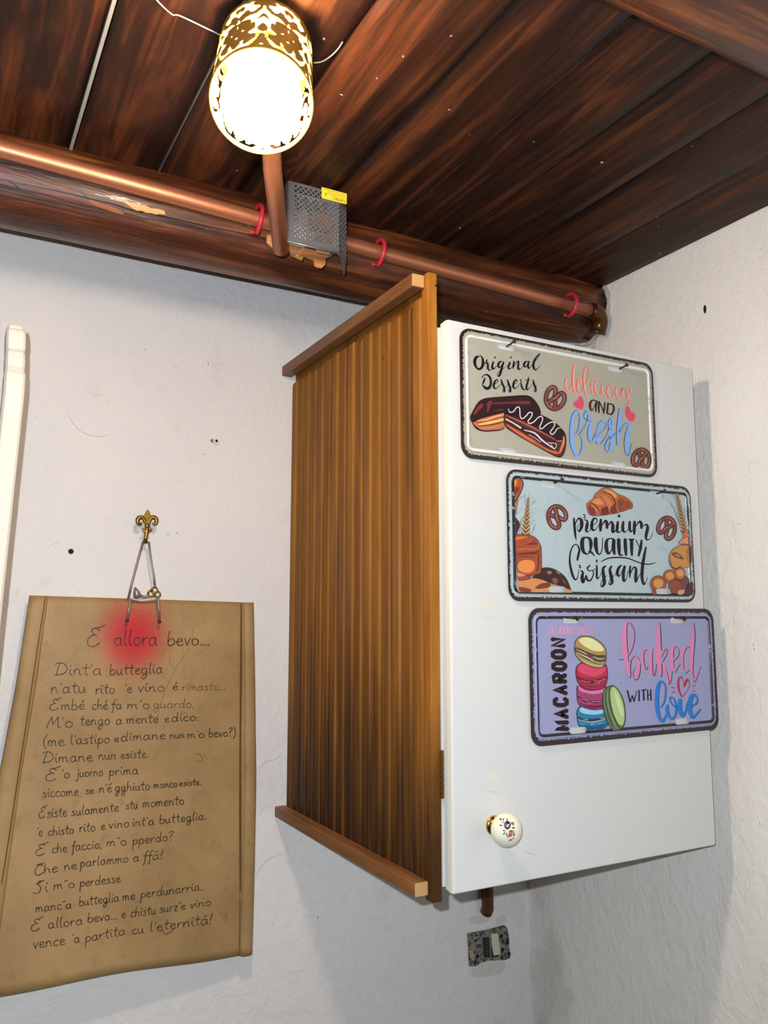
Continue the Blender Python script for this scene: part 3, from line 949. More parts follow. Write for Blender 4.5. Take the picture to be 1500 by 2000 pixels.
d.poly(a2, (30, 12, 14), [(556, 345), (620, 300), (740, 262), (900, 322), (1100, 378), (1280, 472), (1400, 580), (1465, 690), (1456, 880), (1405, 985), (1330, 996), (1150, 905), (900, 765), (700, 645), (562, 535)])
d.poly(a2, (96, 42, 36), [(566, 370), (640, 350), (900, 450), (1200, 600), (1440, 700), (1445, 870), (1395, 970), (1330, 982), (1150, 890), (900, 750), (700, 632), (572, 525)])
d.poly(a2, (34, 13, 18), [(562, 348), (640, 306), (755, 275), (1000, 366), (1200, 455), (1375, 580), (1410, 700), (1375, 755), (1280, 720), (1000, 560), (750, 440), (600, 380)])
d.strokes(a2, (178, 84, 50), [[(590, 520, 20), (700, 595, 46), (900, 720, 56), (1100, 830, 56), (1290, 925, 50), (1380, 930, 20)]])
d.strokes(a2, (212, 116, 72), [[(640, 560, 8), (800, 660, 16), (1000, 780, 14)], [(1150, 870, 8), (1330, 945, 12)]])
d.strokes(a2, (160, 82, 66), [[(585, 385, 16), (800, 480, 34), (1050, 605, 34), (1290, 735, 24)]])
d.strokes(a2, (60, 22, 24), [[(590, 400, 5), (800, 498, 6), (1050, 622, 6), (1290, 745, 5)], [(600, 372, 4), (850, 480, 5), (1100, 600, 5)]])
d.poly(a2, (58, 26, 30), [(575, 410), (700, 470), (900, 570), (1100, 660), (1300, 760), (1360, 840), (1290, 900), (1150, 850), (900, 680), (700, 570), (580, 480)])
d.strokes(a2, (226, 206, 204), [[(580, 440, 20), (690, 500, 18), (800, 570, 26)], [(850, 600, 12), (1000, 645, 22), (1100, 740, 24), (1200, 815, 20), (1290, 875, 18)], [(1200, 785, 10), (1320, 805, 10), (1290, 880, 10), (1240, 800, 6)], [(920, 670, 8), (1010, 720, 8), (1090, 780, 8)]])
d.strokes(a2, (206, 132, 84), [[(1432, 690, 14), (1425, 780, 34), (1390, 880, 30), (1370, 930, 20)], [(1320, 760, 8), (1400, 760, 14)]])
d.strokes(a2, (110, 52, 38), [[(1415, 710, 12), (1410, 740, 14)]])
d.strokes(a2, (228, 210, 208), [[(615, 290, 8), (640, 340, 15), (690, 330, 15), (740, 270, 15), (780, 280, 15), (790, 400, 15), (820, 435, 15), (880, 390, 15), (920, 345, 15), (965, 350, 15), (950, 410, 15), (905, 470, 15), (930, 505, 16), (990, 480, 15), (1050, 420, 15), (1100, 402, 15), (1118, 450, 15), (1075, 560, 15), (1110, 580, 15), (1180, 520, 15), (1250, 485, 15), (1295, 500, 15), (1280, 560, 15), (1230, 630, 15), (1260, 665, 15), (1300, 630, 15), (1335, 580, 13), (1385, 570, 8)]])
d.build(root, cuts)
d = d.next('pretzel_picture'); pretzel(d, (1082.5, 779), 20.5, 24, 30); d.build(root, cuts)
d = d.next('pretzel_picture'); pretzel(d, (1252, 895.5), 19, 21, 191); d.build(root, cuts)

# ---- sign 2
m2 = tin_material('pale_blue_tin', srgb(172, 188, 190), srgb(14, 14, 16), 0.0032, srgb(28, 16, 16))
root, hit, cuts = tin_sign([(984, 914), (1350, 951), (1358, 1177), (999, 1174)], [(1071.7, 945.9), (1283, 965), (1087.2, 1151.2), (1294, 1155)],
    'pale blue tin sign reading premium quality croissant, middle of three on the door', m2)
tin_sign_2 = root
b1 = Crop(1100, 940, 7.5); b2 = Crop(1100, 1040, 7.5)
PREM = [
 [(155, 540, 24), (163, 650, 32), (175, 780, 28), (190, 870, 8)], [(172, 640, 12), (215, 550, 20), (260, 565, 38), (270, 650, 42), (238, 730, 26), (212, 715, 12), (208, 660, 9), (262, 610, 8)],
 [(285, 490, 10), (310, 490, 14), (320, 540, 12), (292, 530, 10)], [(300, 565, 10), (350, 580, 22), (345, 660, 40), (335, 728, 28), (372, 735, 12), (420, 650, 9)],
 [(420, 655, 10), (490, 600, 12), (485, 548, 16), (440, 555, 28), (415, 640, 40), (430, 712, 30), (480, 700, 12), (530, 620, 9)],
 [(550, 555, 28), (545, 650, 40), (545, 728, 32)], [(560, 660, 10), (610, 580, 24), (636, 605, 38), (640, 688, 34)], [(650, 660, 10), (700, 592, 22), (725, 645, 40), (725, 740, 38), (770, 720, 10)],
 [(800, 590, 28), (790, 670, 38), (790, 735, 32), (830, 745, 12), (870, 690, 9)], [(812, 498, 32), (822, 520, 34)],
 [(880, 590, 28), (870, 670, 38), (880, 730, 32), (920, 740, 12), (965, 680, 9)], [(975, 587, 28), (970, 670, 36), (985, 735, 26), (1020, 720, 10)],
 [(1045, 587, 32), (1040, 680, 40), (1040, 775, 28)], [(1050, 680, 10), (1110, 592, 22), (1140, 615, 38), (1145, 690, 30)],
 [(1160, 660, 10), (1218, 632, 20), (1235, 685, 38), (1215, 780, 38), (1215, 850, 24), (1260, 850, 12), (1300, 790, 10), (1310, 745, 8)]]
QUAL = [
 [(332, 72, 16), (285, 95, 42), (275, 190, 50), (298, 285, 38), (350, 315, 18), (390, 280, 20), (405, 180, 42), (388, 95, 36), (330, 68, 16)], [(365, 275, 12), (410, 290, 28), (460, 345, 12)],
 [(475, 82, 44), (475, 190, 50), (500, 300, 30), (545, 310, 16), (570, 220, 14), (575, 75, 12)],
 [(740, 100, 26), (680, 88, 16), (635, 125, 38), (630, 230, 48), (660, 308, 32), (710, 250, 12), (735, 120, 14)], [(742, 110, 42), (735, 220, 48), (750, 320, 30)],
 [(810, 97, 44), (815, 220, 46), (825, 320, 30), (875, 330, 12)], [(905, 97, 38), (910, 220, 44), (920, 335, 28)],
 [(955, 100, 18), (1040, 100, 16)], [(1000, 110, 42), (1000, 220, 42), (1005, 338, 26)], [(1065, 110, 14), (1095, 180, 13), (1115, 212, 10)], [(1147, 112, 26), (1130, 230, 38), (1102, 345, 26)]]
CROI = [
 [(205, 408, 24), (220, 330, 30), (235, 250, 26), (200, 182, 16), (150, 190, 16), (103, 290, 20), (95, 440, 26), (120, 570, 32), (150, 660, 28), (185, 692, 18), (213, 640, 12), (225, 540, 9)],
 [(222, 482, 12), (245, 482, 14), (250, 520, 14), (226, 505, 10)], [(250, 560, 12), (285, 582, 26), (275, 660, 42), (290, 732, 32), (330, 640, 12)],
 [(395, 482, 18), (352, 520, 22), (375, 562, 14), (430, 560, 14), (438, 620, 16), (400, 700, 20), (352, 695, 28), (332, 630, 24)],
 [(430, 560, 10), (465, 530, 12)], [(490, 480, 22), (490, 580, 28), (492, 670, 24), (530, 650, 10), (570, 560, 8)], [(490, 402, 24), (490, 438, 18)],
 [(622, 492, 22), (582, 530, 32), (592, 650, 42), (600, 740, 42), (570, 793, 22), (547, 770, 12), (570, 700, 9), (640, 630, 9)],
 [(712, 492, 22), (682, 540, 32), (700, 640, 42), (713, 730, 38), (680, 763, 18), (667, 730, 10), (700, 680, 9), (770, 600, 9)],
 [(852, 482, 20), (810, 520, 34), (790, 600, 38), (815, 640, 20), (850, 590, 10), (890, 490, 16)], [(905, 492, 24), (880, 600, 38), (885, 708, 32), (920, 680, 12), (950, 560, 9)],
 [(980, 490, 24), (975, 580, 28), (975, 660, 16)], [(985, 600, 9), (1030, 512, 20), (1065, 535, 30), (1060, 640, 38), (1062, 722, 30), (1100, 650, 12), (1150, 570, 9)],
 [(1210, 215, 22), (1185, 340, 34), (1160, 500, 40), (1152, 650, 38), (1175, 758, 28), (1210, 720, 12), (1235, 655, 8)],
 [(555, 430, 12), (650, 380, 17), (800, 365, 19), (950, 380, 17), (1080, 430, 15), (1180, 460, 17), (1280, 463, 15), (1350, 440, 10)]]
d = Decal(hit, 'lettering')
for cr_, wl in ((b1, PREM), (b2, QUAL), (b2, CROI)):
    d.strokes(cr_, (200, 208, 208), wl, wa=14)
    d.strokes(cr_, (14, 18, 20), wl, ws=1.22); d.build(root, cuts); d = d.next('lettering')
d = d.next('croissant_picture')
cr = [(345, 360), (355, 315), (440, 250), (455, 205), (560, 112), (640, 100), (710, 122), (800, 190), (900, 225), (1000, 310), (1002, 400), (900, 408), (800, 462), (680, 482), (560, 498), (430, 502), (370, 460)]
d.poly(b1, DK, [(x + (x - 680) * .022, y + (y - 310) * .035) for x, y in cr])
d.poly(b1, (178, 98, 56), cr)
for col, q in (((112, 46, 34), [(560, 400), (650, 370), (672, 470), (560, 490)]), ((116, 48, 38), [(690, 400), (765, 320), (788, 450), (700, 470)]), ((146, 72, 44), [(810, 250), (930, 290), (990, 320), (990, 395), (810, 450)]),
               ((222, 146, 76), [(595, 122), (690, 135), (780, 200), (760, 250), (680, 180)]), ((214, 136, 72), [(465, 262), (530, 258), (590, 330), (545, 345), (420, 320)]), ((206, 124, 66), [(540, 200), (640, 230), (720, 340), (680, 360), (600, 250)]),
               ((132, 58, 44), [(360, 380), (400, 350), (450, 400), (480, 480), (400, 490)])):
    d.poly(b1, col, q)
d.strokes(b1, (76, 30, 28), [[(370, 350, 6), (430, 325, 14), (500, 400, 14), (540, 490, 8)], [(440, 235, 6), (560, 240, 10), (640, 350, 10), (668, 475, 6)], [(545, 150, 6), (700, 200, 14), (770, 340, 12), (790, 460, 6)], [(800, 200, 5), (860, 260, 6), (870, 330, 4)], [(900, 240, 5), (950, 310, 6), (955, 380, 4)], [(390, 400, 8), (420, 480, 6)], [(430, 400, 6), (455, 470, 5)], [(790, 280, 5), (840, 330, 9), (830, 420, 5)]])
d.strokes(b1, (226, 158, 128), [[(470, 215, 5), (590, 268, 8), (655, 370, 8), (675, 450, 6)], [(770, 350, 5), (795, 450, 6)], [(400, 355, 5), (470, 400, 12), (530, 480, 5)]])
d.build(root, cuts)
d = d.next('pretzel_picture'); pretzel(d, (1086.5, 1008.5), 19.5, 24, 135); d.build(root, cuts)
d = d.next('pretzel_picture'); pretzel(d, (1302.5, 1030.5), 18.5, 23.5, 212); d.build(root, cuts)
b3 = Crop(990, 920, 10.714); b4 = Crop(990, 1030, 10.714); b5 = Crop(1250, 940, 12.5); b6 = Crop(1250, 1050, 12.5)
d = d.next('wheat_picture')
def wheat(dd, crop, a, b, w0, w1, n, flip=False):
    dd.stroke(crop, (120, 88, 58), [(a[0], a[1], w0), ((a[0] + b[0]) / 2, (a[1] + b[1]) / 2, (w0 + w1) / 2), (b[0], b[1], w1)])
    dx, dy = b[0] - a[0], b[1] - a[1]; L = math.hypot(dx, dy); ux, uy = dx / L, dy / L; vx, vy = -uy, ux
    lst = []; dk = []
    for i in range(n):
        t = (i + .5) / n; w = (w0 + (w1 - w0) * t) * .5; cx_, cy_ = a[0] + dx * t, a[1] + dy * t; st = L / n
        for s in (-1, 1):
            lst.append([(cx_ + vx * s * w - ux * st * .8, cy_ + vy * s * w - uy * st * .8, w * .22), (cx_ + vx * s * w * .6, cy_ + vy * s * w * .6, w * .42), (cx_ + ux * st * .4, cy_ + uy * st * .4, w * .15)])
            dk.append([(cx_ + vx * s * w * 1.05 - ux * st * .3, cy_ + vy * s * w * 1.05 - uy * st * .3, w * .10), (cx_ + vx * s * w * .2 + ux * st * .5, cy_ + vy * s * w * .2 + uy * st * .5, w * .18)])
    dd.strokes(crop, (206, 176, 128), lst, sub=2); dd.strokes(crop, (58, 40, 28), dk, smooth=False)
aw = [[(375, 700, 4), (370, 560, 8), (385, 430, 3)], [(445, 560, 6), (455, 440, 3)], [(480, 600, 5), (490, 470, 3)], [(500, 710, 6), (560, 650, 12), (620, 590, 3)], [(545, 600, 4), (560, 510, 3)],
      [(240, 610, 4), (300, 550, 10), (375, 510, 5)], [(500, 980, 4), (570, 860, 5), (690, 850, 2)], [(360, 940, 5), (300, 1000, 10), (280, 1150, 14), (240, 1330, 5)], [(480, 1180, 5), (530, 1060, 5), (575, 1030, 12)],
      [(510, 1320, 6), (560, 1180, 12), (600, 1100, 3)], [(500, 900, 5), (540, 800, 5), (580, 780, 2)], [(330, 640, 4), (300, 780, 5), (230, 900, 3)]]
d.strokes(b3, (88, 104, 104), aw)
wheat(d, b3, (440, 570), (380, 1340), 44, 190, 9)
wheat(d, b3, (215, 600), (160, 900), 50, 70, 4)
d.strokes(b3, (206, 206, 196), [[(260, 1130, 3), (235, 1250, 16), (205, 1340, 10)], [(500, 1120, 3), (510, 1220, 12), (490, 1330, 8)]])
d.build(root, cuts); d = d.next('wheat_picture')
d.strokes(b5, (82, 96, 104), [[(705, 480, 3), (760, 570, 14), (830, 690, 12), (900, 900, 14), (1010, 1200, 10), (1030, 1290, 4)], [(770, 300, 3), (800, 360, 10), (840, 450, 5)], [(1080, 640, 8), (1090, 900, 8), (1150, 1100, 14)], [(900, 130, 4), (915, 230, 8)], [(800, 130, 3), (850, 260, 7)]])
wheat(d, b5, (885, 290), (1075, 1230), 80, 170, 11)
d.build(root, cuts)
d = d.next('bread_picture')
def clipx(q, xm): return [(max(x, xm), y) for x, y in q]
d.poly(b3, DK, clipx([(112, 150), (235, 140), (320, 195), (342, 290), (300, 425), (225, 570), (150, 670), (112, 520)], 108))
d.poly(b3, (164, 82, 42), clipx([(115, 160), (230, 152), (308, 205), (326, 290), (288, 415), (212, 550), (150, 650), (130, 500)], 112))
d.poly(b3, (212, 140, 60), [(130, 180), (190, 190), (200, 260), (150, 330), (130, 280)])
d.poly(b3, (124, 50, 34), [(140, 380), (240, 330), (250, 400), (160, 500)])
d.poly(b3, (72, 34, 44), [(142, 960), (205, 1005), (268, 1110), (230, 1250), (190, 1350), (152, 1350), (140, 1150)])
d.poly(b4, DK, [(165, 185), (300, 150), (480, 160), (610, 232), (700, 375), (714, 480), (714, 940), (600, 990), (480, 1020), (400, 1010), (215, 935), (185, 600)])
d.poly(b4, (160, 76, 44), [(172, 196), (300, 162), (480, 172), (598, 245), (685, 380), (700, 480), (700, 925), (600, 975), (480, 1005), (400, 995), (222, 925), (195, 600)])
d.poly(b4, (222, 136, 66), [(225, 760), (330, 690), (500, 690), (570, 760), (562, 880), (450, 955), (330, 940), (225, 880)])
d.strokes(b4, (216, 118, 48), [[(185, 235, 50), (310, 215, 40), (420, 200, 10)]])
d.strokes(b4, (132, 42, 36), [[(190, 395, 30), (400, 330, 46), (530, 300, 30), (600, 260, 14)], [(420, 370, 20), (560, 340, 50), (640, 350, 20)]])
d.strokes(b4, (204, 120, 90), [[(200, 385, 10), (400, 330, 12), (520, 280, 12)], [(200, 470, 10), (400, 455, 12), (560, 460, 14), (670, 395, 10)], [(640, 320, 18), (670, 400, 16)]])
d.strokes(b4, (108, 50, 36), [[(210, 560, 30), (400, 545, 50), (560, 540, 60), (660, 500, 30)], [(650, 560, 30), (650, 760, 40), (620, 920, 40)], [(230, 610, 20), (420, 610, 20), (560, 640, 20)]])
d.poly(b4, (62, 32, 34), [(700, 870), (790, 838), (920, 850), (1040, 900), (1180, 1000), (1270, 1130), (1325, 1280), (1345, 1368), (1200, 1370), (900, 1190), (520, 1050), (700, 950)])
for q in ([(820, 925), (920, 915), (925, 960), (870, 985)], [(1010, 920), (1080, 935), (1110, 985), (1060, 970)]): d.poly(b4, (150, 108, 92), q)
for q in ([(935, 1080), (1000, 1058), (1060, 1100), (1015, 1190), (960, 1150)], [(1150, 1070), (1215, 1150), (1225, 1200), (1180, 1150)]): d.poly(b4, (128, 82, 70), q)
d.poly(b4, (152, 72, 52), [(222, 925), (490, 1050), (400, 1100), (225, 1110)])
d.poly(b4, (206, 140, 104), [(225, 935), (400, 1000), (225, 1030)])
d.poly(b4, (204, 136, 80), [(232, 1130), (400, 1108), (540, 1060), (700, 1080), (870, 1160), (1200, 1265), (1335, 1368), (290, 1368), (240, 1290)])
d.poly(b4, (118, 58, 40), [(590, 1270), (700, 1190), (870, 1160), (900, 1240), (700, 1292)])
d.poly(b4, (126, 58, 44), [(240, 1250), (450, 1280), (500, 1345), (290, 1352)])
d.strokes(b4, (48, 20, 22), [[(220, 930, 8), (380, 1000, 10), (520, 1050, 12), (720, 1090, 12), (960, 1190, 10)], [(230, 1110, 8), (400, 1095, 10), (540, 1050, 8)], [(560, 1270, 6), (700, 1185, 8), (880, 1158, 8)]])
d.strokes(b4, (212, 166, 130), [[(600, 1310, 14), (740, 1290, 12), (870, 1280, 10)]])
d.build(root, cuts); d = d.next('bread_picture')
# right side loaves and rolls
def blob(dd, crop, col, q, grow=12, edge=(48, 20, 22)):
    cx_ = sum(p[0] for p in q) / len(q); cy_ = sum(p[1] for p in q) / len(q)
    dd.poly(crop, edge, [(min(x + (x - cx_) / max(math.hypot(x - cx_, y - cy_), 1) * grow, 1216 + y * .04), min(y + (y - cy_) / max(math.hypot(x - cx_, y - cy_), 1) * grow, 1398)) for x, y in q])
    dd.poly(crop, col, q)
d.poly(b5, (64, 32, 40), [(1130, 640), (1168, 620), (1185, 900), (1190, 1100), (1130, 900), (1115, 750)])
blob(d, b5, (204, 112, 70), [(1070, 1230), (1130, 1180), (1175, 1200), (1190, 1360), (1060, 1390), (1040, 1320)])
blob(d, b6, (206, 146, 112), [(965, 90), (1050, 20), (1190, 10), (1215, 190), (1050, 150), (965, 160)])
blob(d, b6, (196, 138, 76), [(970, 195), (1100, 172), (1215, 225), (1240, 640), (1150, 720), (1000, 740), (850, 790), (760, 720), (712, 600), (712, 450), (775, 320), (860, 245)])
d.strokes(b6, (122, 74, 46), [[(1000, 180, 30), (1100, 170, 40), (1200, 200, 30)], [(720, 560, 20), (760, 700, 34), (860, 760, 40), (1000, 700, 30)]])
d.poly(b6, (112, 70, 46), [(770, 372), (880, 365), (990, 440), (1052, 532), (900, 505), (780, 440)])
d.poly(b6, (150, 118, 84), [(820, 420), (900, 400), (980, 480), (900, 480)])
d.strokes(b6, (74, 44, 34), [[(1190, 230, 8), (1140, 330, 12), (1140, 520, 10), (1220, 650, 8)]])
d.poly(b6, (86, 56, 46), [(1190, 240), (1245, 240), (1245, 620), (1200, 560), (1170, 400)])
for c_, r_, col, hl in (((1010, 1090), 165, (116, 68, 72), None), ((960, 880), 128, (180, 112, 66), (214, 150, 86)), ((710, 950), 148, (164, 88, 52), (204, 144, 76)), ((850, 1200), 160, (138, 74, 52), None), ((430, 1130), 185, (158, 84, 50), (204, 146, 76))):
    q = [(min(c_[0] + r_ * math.cos(a), 1240), min(c_[1] + r_ * 1.05 * math.sin(a), 1385)) for a in [math.pi * 2 * k / 14 for k in range(14)]]
    blob(d, b6, col, q)
    if hl: d.poly(b6, hl, [(c_[0] + r_ * .66 * math.cos(a), c_[1] - 14 + r_ * .62 * math.sin(a)) for a in [math.pi * 2 * k / 10 for k in range(10)]])
d.poly(b6, (84, 46, 46), [(1080, 1385), (1130, 1160), (1240, 1080), (1268, 1100), (1272, 1385)])
d.poly(b6, (206, 154, 114), [(920, 1300), (1055, 1272), (1022, 1385), (912, 1385)])
d.strokes(b6, (44, 20, 24), [[(1240, 880, 8), (1180, 1050, 14), (1060, 1380, 14)], [(1140, 930, 8), (1200, 860, 8), (1250, 850, 6)]])
d.poly(b6, (140, 74, 52), [(270, 1200), (370, 1230), (380, 1385), (290, 1385)])
d.build(root, cuts)

# ---- sign 3
m3 = tin_material('lilac_tin', srgb(150, 152, 188), srgb(26, 14, 20), 0.0032, srgb(36, 16, 18))
root, hit, cuts = tin_sign([(1029, 1187), (1389, 1189), (1408, 1424), (1042, 1460)], [(1116.3, 1211.5), (1323.2, 1211.8), (1129.2, 1426.4), (1333, 1409)],
    'lilac tin sign reading macaroon baked with love, lowest of three on the door', m3)
tin_sign_3 = root
c1 = Crop(1200, 1190, 7.5); c2 = Crop(1210, 1310, 7.5); c3 = Crop(1050, 1200, 8.333); c4 = Crop(1050, 1310, 8.333)
BK = [[(220, 178, 26), (160, 250, 62), (145, 400, 70), (150, 600, 72), (178, 760, 66), (208, 900, 52), (232, 985, 24)], [(225, 185, 16), (275, 270, 24), (280, 400, 26), (250, 560, 24), (195, 680, 20)],
      [(225, 760, 14), (285, 695, 22), (338, 730, 36), (350, 850, 52), (336, 960, 46), (305, 1018, 30), (280, 960, 14), (292, 880, 12)],
      [(500, 590, 24), (435, 595, 34), (405, 700, 54), (425, 820, 46), (463, 888, 24)], [(540, 578, 32), (530, 700, 58), (535, 850, 58), (562, 955, 34), (600, 880, 10)],
      [(645, 185, 20), (638, 350, 52), (645, 550, 66), (645, 750, 68), (668, 955, 44)], [(700, 700, 20), (768, 620, 20), (715, 592, 16), (740, 600, 16)], [(700, 770, 30), (745, 850, 54), (785, 980, 56), (798, 1080, 38), (838, 980, 10)],
      [(855, 735, 24), (930, 645, 20), (928, 565, 22), (880, 535, 30), (835, 620, 52), (832, 760, 58), (862, 888, 36), (940, 800, 10)],
      [(1095, 562, 16), (1040, 545, 28), (1000, 630, 46), (1000, 780, 50), (1032, 895, 34), (1085, 890, 16)], [(1158, 192, 16), (1142, 400, 44), (1132, 620, 58), (1132, 850, 54), (1160, 995, 44), (1190, 1028, 18), (1258, 855, 8)]]
BB = [[(65, 740, 10), (132, 735, 8)], [(218, 198, 12), (185, 235, 11), (185, 450, 12), (200, 655, 9)], [(238, 198, 8), (295, 330, 11), (290, 480, 11), (250, 610, 11), (205, 690, 11), (212, 775, 7)],
      [(295, 685, 10), (250, 745, 11), (235, 850, 12), (240, 980, 11), (218, 1002, 10)], [(310, 678, 5), (368, 745, 8)], [(380, 790, 9), (375, 920, 12), (345, 1022, 11), (288, 1032, 10)], [(305, 858, 6), (275, 930, 10), (288, 1000, 6)],
      [(480, 588, 10), (440, 620, 11), (430, 720, 11), (445, 830, 10), (470, 887, 10), (490, 838, 7)], [(560, 580, 9), (555, 760, 11), (570, 960, 12), (600, 940, 10), (620, 800, 8)],
      [(670, 198, 9), (682, 400, 12), (690, 605, 9)], [(690, 705, 9), (750, 590, 9), (775, 602, 10), (760, 680, 10), (708, 772, 9)], [(695, 795, 9), (695, 970, 11), (670, 982, 9)], [(750, 820, 6), (788, 1000, 10), (798, 1050, 7)], [(788, 1102, 10), (828, 1060, 11), (850, 908, 8)],
      [(912, 538, 9), (872, 585, 10), (865, 705, 8)], [(918, 545, 7), (950, 620, 9), (930, 700, 10), (868, 765, 8), (880, 872, 6)], [(888, 932, 10), (965, 800, 8)],
      [(1102, 552, 9), (1050, 580, 9), (1015, 680, 10), (1015, 820, 10), (1030, 902, 8)], [(1045, 942, 10), (1100, 890, 8)], [(1165, 195, 8), (1182, 400, 11), (1162, 700, 11), (1150, 900, 11), (1170, 1022, 9)], [(1158, 1050, 9), (1195, 1045, 10), (1265, 840, 7)]]
d = Decal(hit, 'lettering')
d.strokes(c1, (222, 130, 168), BK); d.strokes(c1, (34, 18, 36), BB)
d.build(root, cuts); d = d.next('lettering')
WI = [[(115, 290, 22), (135, 380, 24), (155, 460, 22)], [(155, 460, 18), (185, 365, 14)], [(185, 365, 18), (215, 450, 22)], [(215, 450, 16), (252, 290, 10)], [(285, 285, 20), (285, 440, 24)], [(320, 287, 16), (392, 275, 16)], [(350, 285, 20), (355, 430, 26)], [(410, 282, 18), (415, 430, 22)], [(455, 275, 20), (460, 432, 24)], [(415, 355, 12), (458, 350, 12)]]
d.strokes(c2, (20, 16, 20), WI, smooth=False); d.build(root, cuts); d = d.next('lettering')
LV = [[(600, 540, 12), (655, 440, 20), (672, 250, 20), (630, 165, 28), (575, 185, 46), (545, 350, 56), (548, 540, 58), (580, 685, 50), (630, 738, 38), (682, 640, 22)],
      [(700, 500, 34), (695, 580, 50), (715, 650, 44), (762, 705, 32), (818, 640, 26), (825, 520, 28), (800, 425, 22), (752, 385, 22), (735, 430, 18), (790, 515, 20), (850, 520, 18)],
      [(882, 420, 54), (882, 560, 60), (920, 660, 44), (968, 580, 26), (990, 470, 22)], [(1050, 520, 18), (1130, 468, 22), (1128, 392, 26), (1080, 350, 40), (1035, 420, 64), (1025, 560, 68), (1062, 680, 44), (1120, 640, 26), (1180, 560, 20)]]
d.strokes(c2, (20, 62, 112), LV, off=(8, 4)); d.strokes(c2, (32, 122, 200), LV)
d.build(root, cuts); d = d.next('lettering')
caps_text(d, 'MACAROON', (1109.2, 1423.6), (-0.56, -12.6), (-23.6, 0), (38, 16, 18), 8.8, adv=1.84)
d.build(root, cuts); d = d.next('lettering')
caps_text(d, 'DELICIOUS SWEET', (1072, 1238.5), (5.0, 0), (0, -14), (232, 148, 178), 1.7, adv=1.32)
d.build(root, cuts)
d = d.next('heart_print')
d.stroke(c2, (184, 34, 62), [(945, 232, 26), (965, 180, 36), (992, 132, 30), (1020, 165, 12), (1018, 240, 10), (970, 320, 12), (915, 382, 16), (878, 300, 28), (860, 205, 34), (868, 125, 26), (900, 92, 18), (935, 150, 10), (945, 222, 8)])
d.strokes(c2, (140, 62, 104), [[(755, 238, 14), (808, 254, 12)], [(765, 322, 16), (806, 306, 14)], [(1060, 232, 8), (1112, 210, 12)], [(1060, 294, 8), (1116, 300, 10)]], smooth=False)
d.build(root, cuts)
def macaron(name, crop, outline, fill, shapes, strokes_):
    global d
    d = d.next(name)
    cx_ = sum(p[0] for p in outline) / len(outline); cy_ = sum(p[1] for p in outline) / len(outline)
    d.poly(crop, (20, 14, 20), [(x + (x - cx_) / max(math.hypot(x - cx_, y - cy_), 1) * 12, y + (y - cy_) / max(math.hypot(x - cx_, y - cy_), 1) * 12) for x, y in outline])
    d.poly(crop, fill, outline)
    for col, q in shapes: d.poly(crop, col, q)
    for col, q in strokes_: d.strokes(crop, col, q)
    d.build(root, cuts)
macaron('blue_macaron_picture', c4, [(645, 660), (700, 585), (850, 610), (1060, 600), (1110, 780), (1130, 880), (1020, 955), (800, 975), (680, 900), (645, 750)], (44, 122, 158),
        [((150, 202, 226), [(700, 600), (760, 600), (900, 640), (1040, 630), (1060, 690), (900, 715), (730, 690), (680, 640)]), ((28, 84, 116), [(680, 870), (900, 900), (1110, 860), (1020, 945), (800, 965)])],
        [((36, 54, 66), [[(650, 755, 20), (760, 800, 44), (950, 795, 40), (1110, 750, 30)]]), ((196, 198, 196), [[(670, 800, 8), (850, 835, 13), (1000, 815, 12), (1095, 785, 10)], [(740, 790, 6), (820, 800, 12)], [(1010, 775, 8), (1090, 762, 10)]]), ((124, 180, 190), [[(700, 870, 12), (760, 880, 8)], [(860, 880, 20), (920, 860, 10)], [(960, 858, 8), (1060, 850, 10)]])])
macaron('pink_macaron_picture', c4, [(640, 330), (655, 250), (760, 285), (900, 300), (1050, 280), (1100, 245), (1085, 330), (1060, 560), (1030, 615), (900, 630), (745, 590), (660, 520)], (160, 62, 106),
        [((212, 120, 170), [(670, 255), (760, 310), (900, 330), (1080, 270), (1060, 350), (900, 380), (740, 350), (670, 310)]), ((108, 34, 66), [(670, 510), (800, 560), (1050, 560), (1020, 600), (900, 618), (760, 585)])],
        [((84, 30, 54), [[(650, 420, 20), (780, 490, 48), (930, 510, 44), (1055, 490, 34)]]), ((206, 140, 178), [[(690, 450, 5), (800, 485, 10), (840, 510, 6)], [(860, 495, 6), (960, 505, 10), (1040, 490, 8)], [(800, 520, 5), (900, 530, 7)]])])
macaron('red_macaron_picture', c4, [(625, 40), (640, -60), (700, -120), (800, -130), (950, -60), (1030, -50), (1095, -100), (1125, -20), (1128, 90), (1110, 200), (1050, 285), (900, 308), (745, 275), (655, 180)], (168, 40, 66),
        [((214, 72, 98), [(650, -60), (720, -115), (850, -90), (950, -40), (1090, -70), (1100, 0), (950, 95), (760, 60), (660, 0)]), ((186, 46, 76), [(650, 10), (760, 60), (950, 95), (1110, 10), (1110, 70), (900, 120), (700, 90)])],
        [((84, 24, 34), [[(640, 100, 16), (740, 160, 44), (900, 180, 44), (1120, 110, 34)]]), ((214, 150, 140), [[(690, 150, 5), (790, 180, 10), (860, 178, 8)], [(900, 165, 6), (1000, 165, 10), (1105, 120, 8)], [(920, 200, 5), (1010, 195, 8)]]), ((110, 26, 46), [[(670, 200, 6), (800, 255, 10), (1000, 250, 10), (1090, 215, 5)]])])
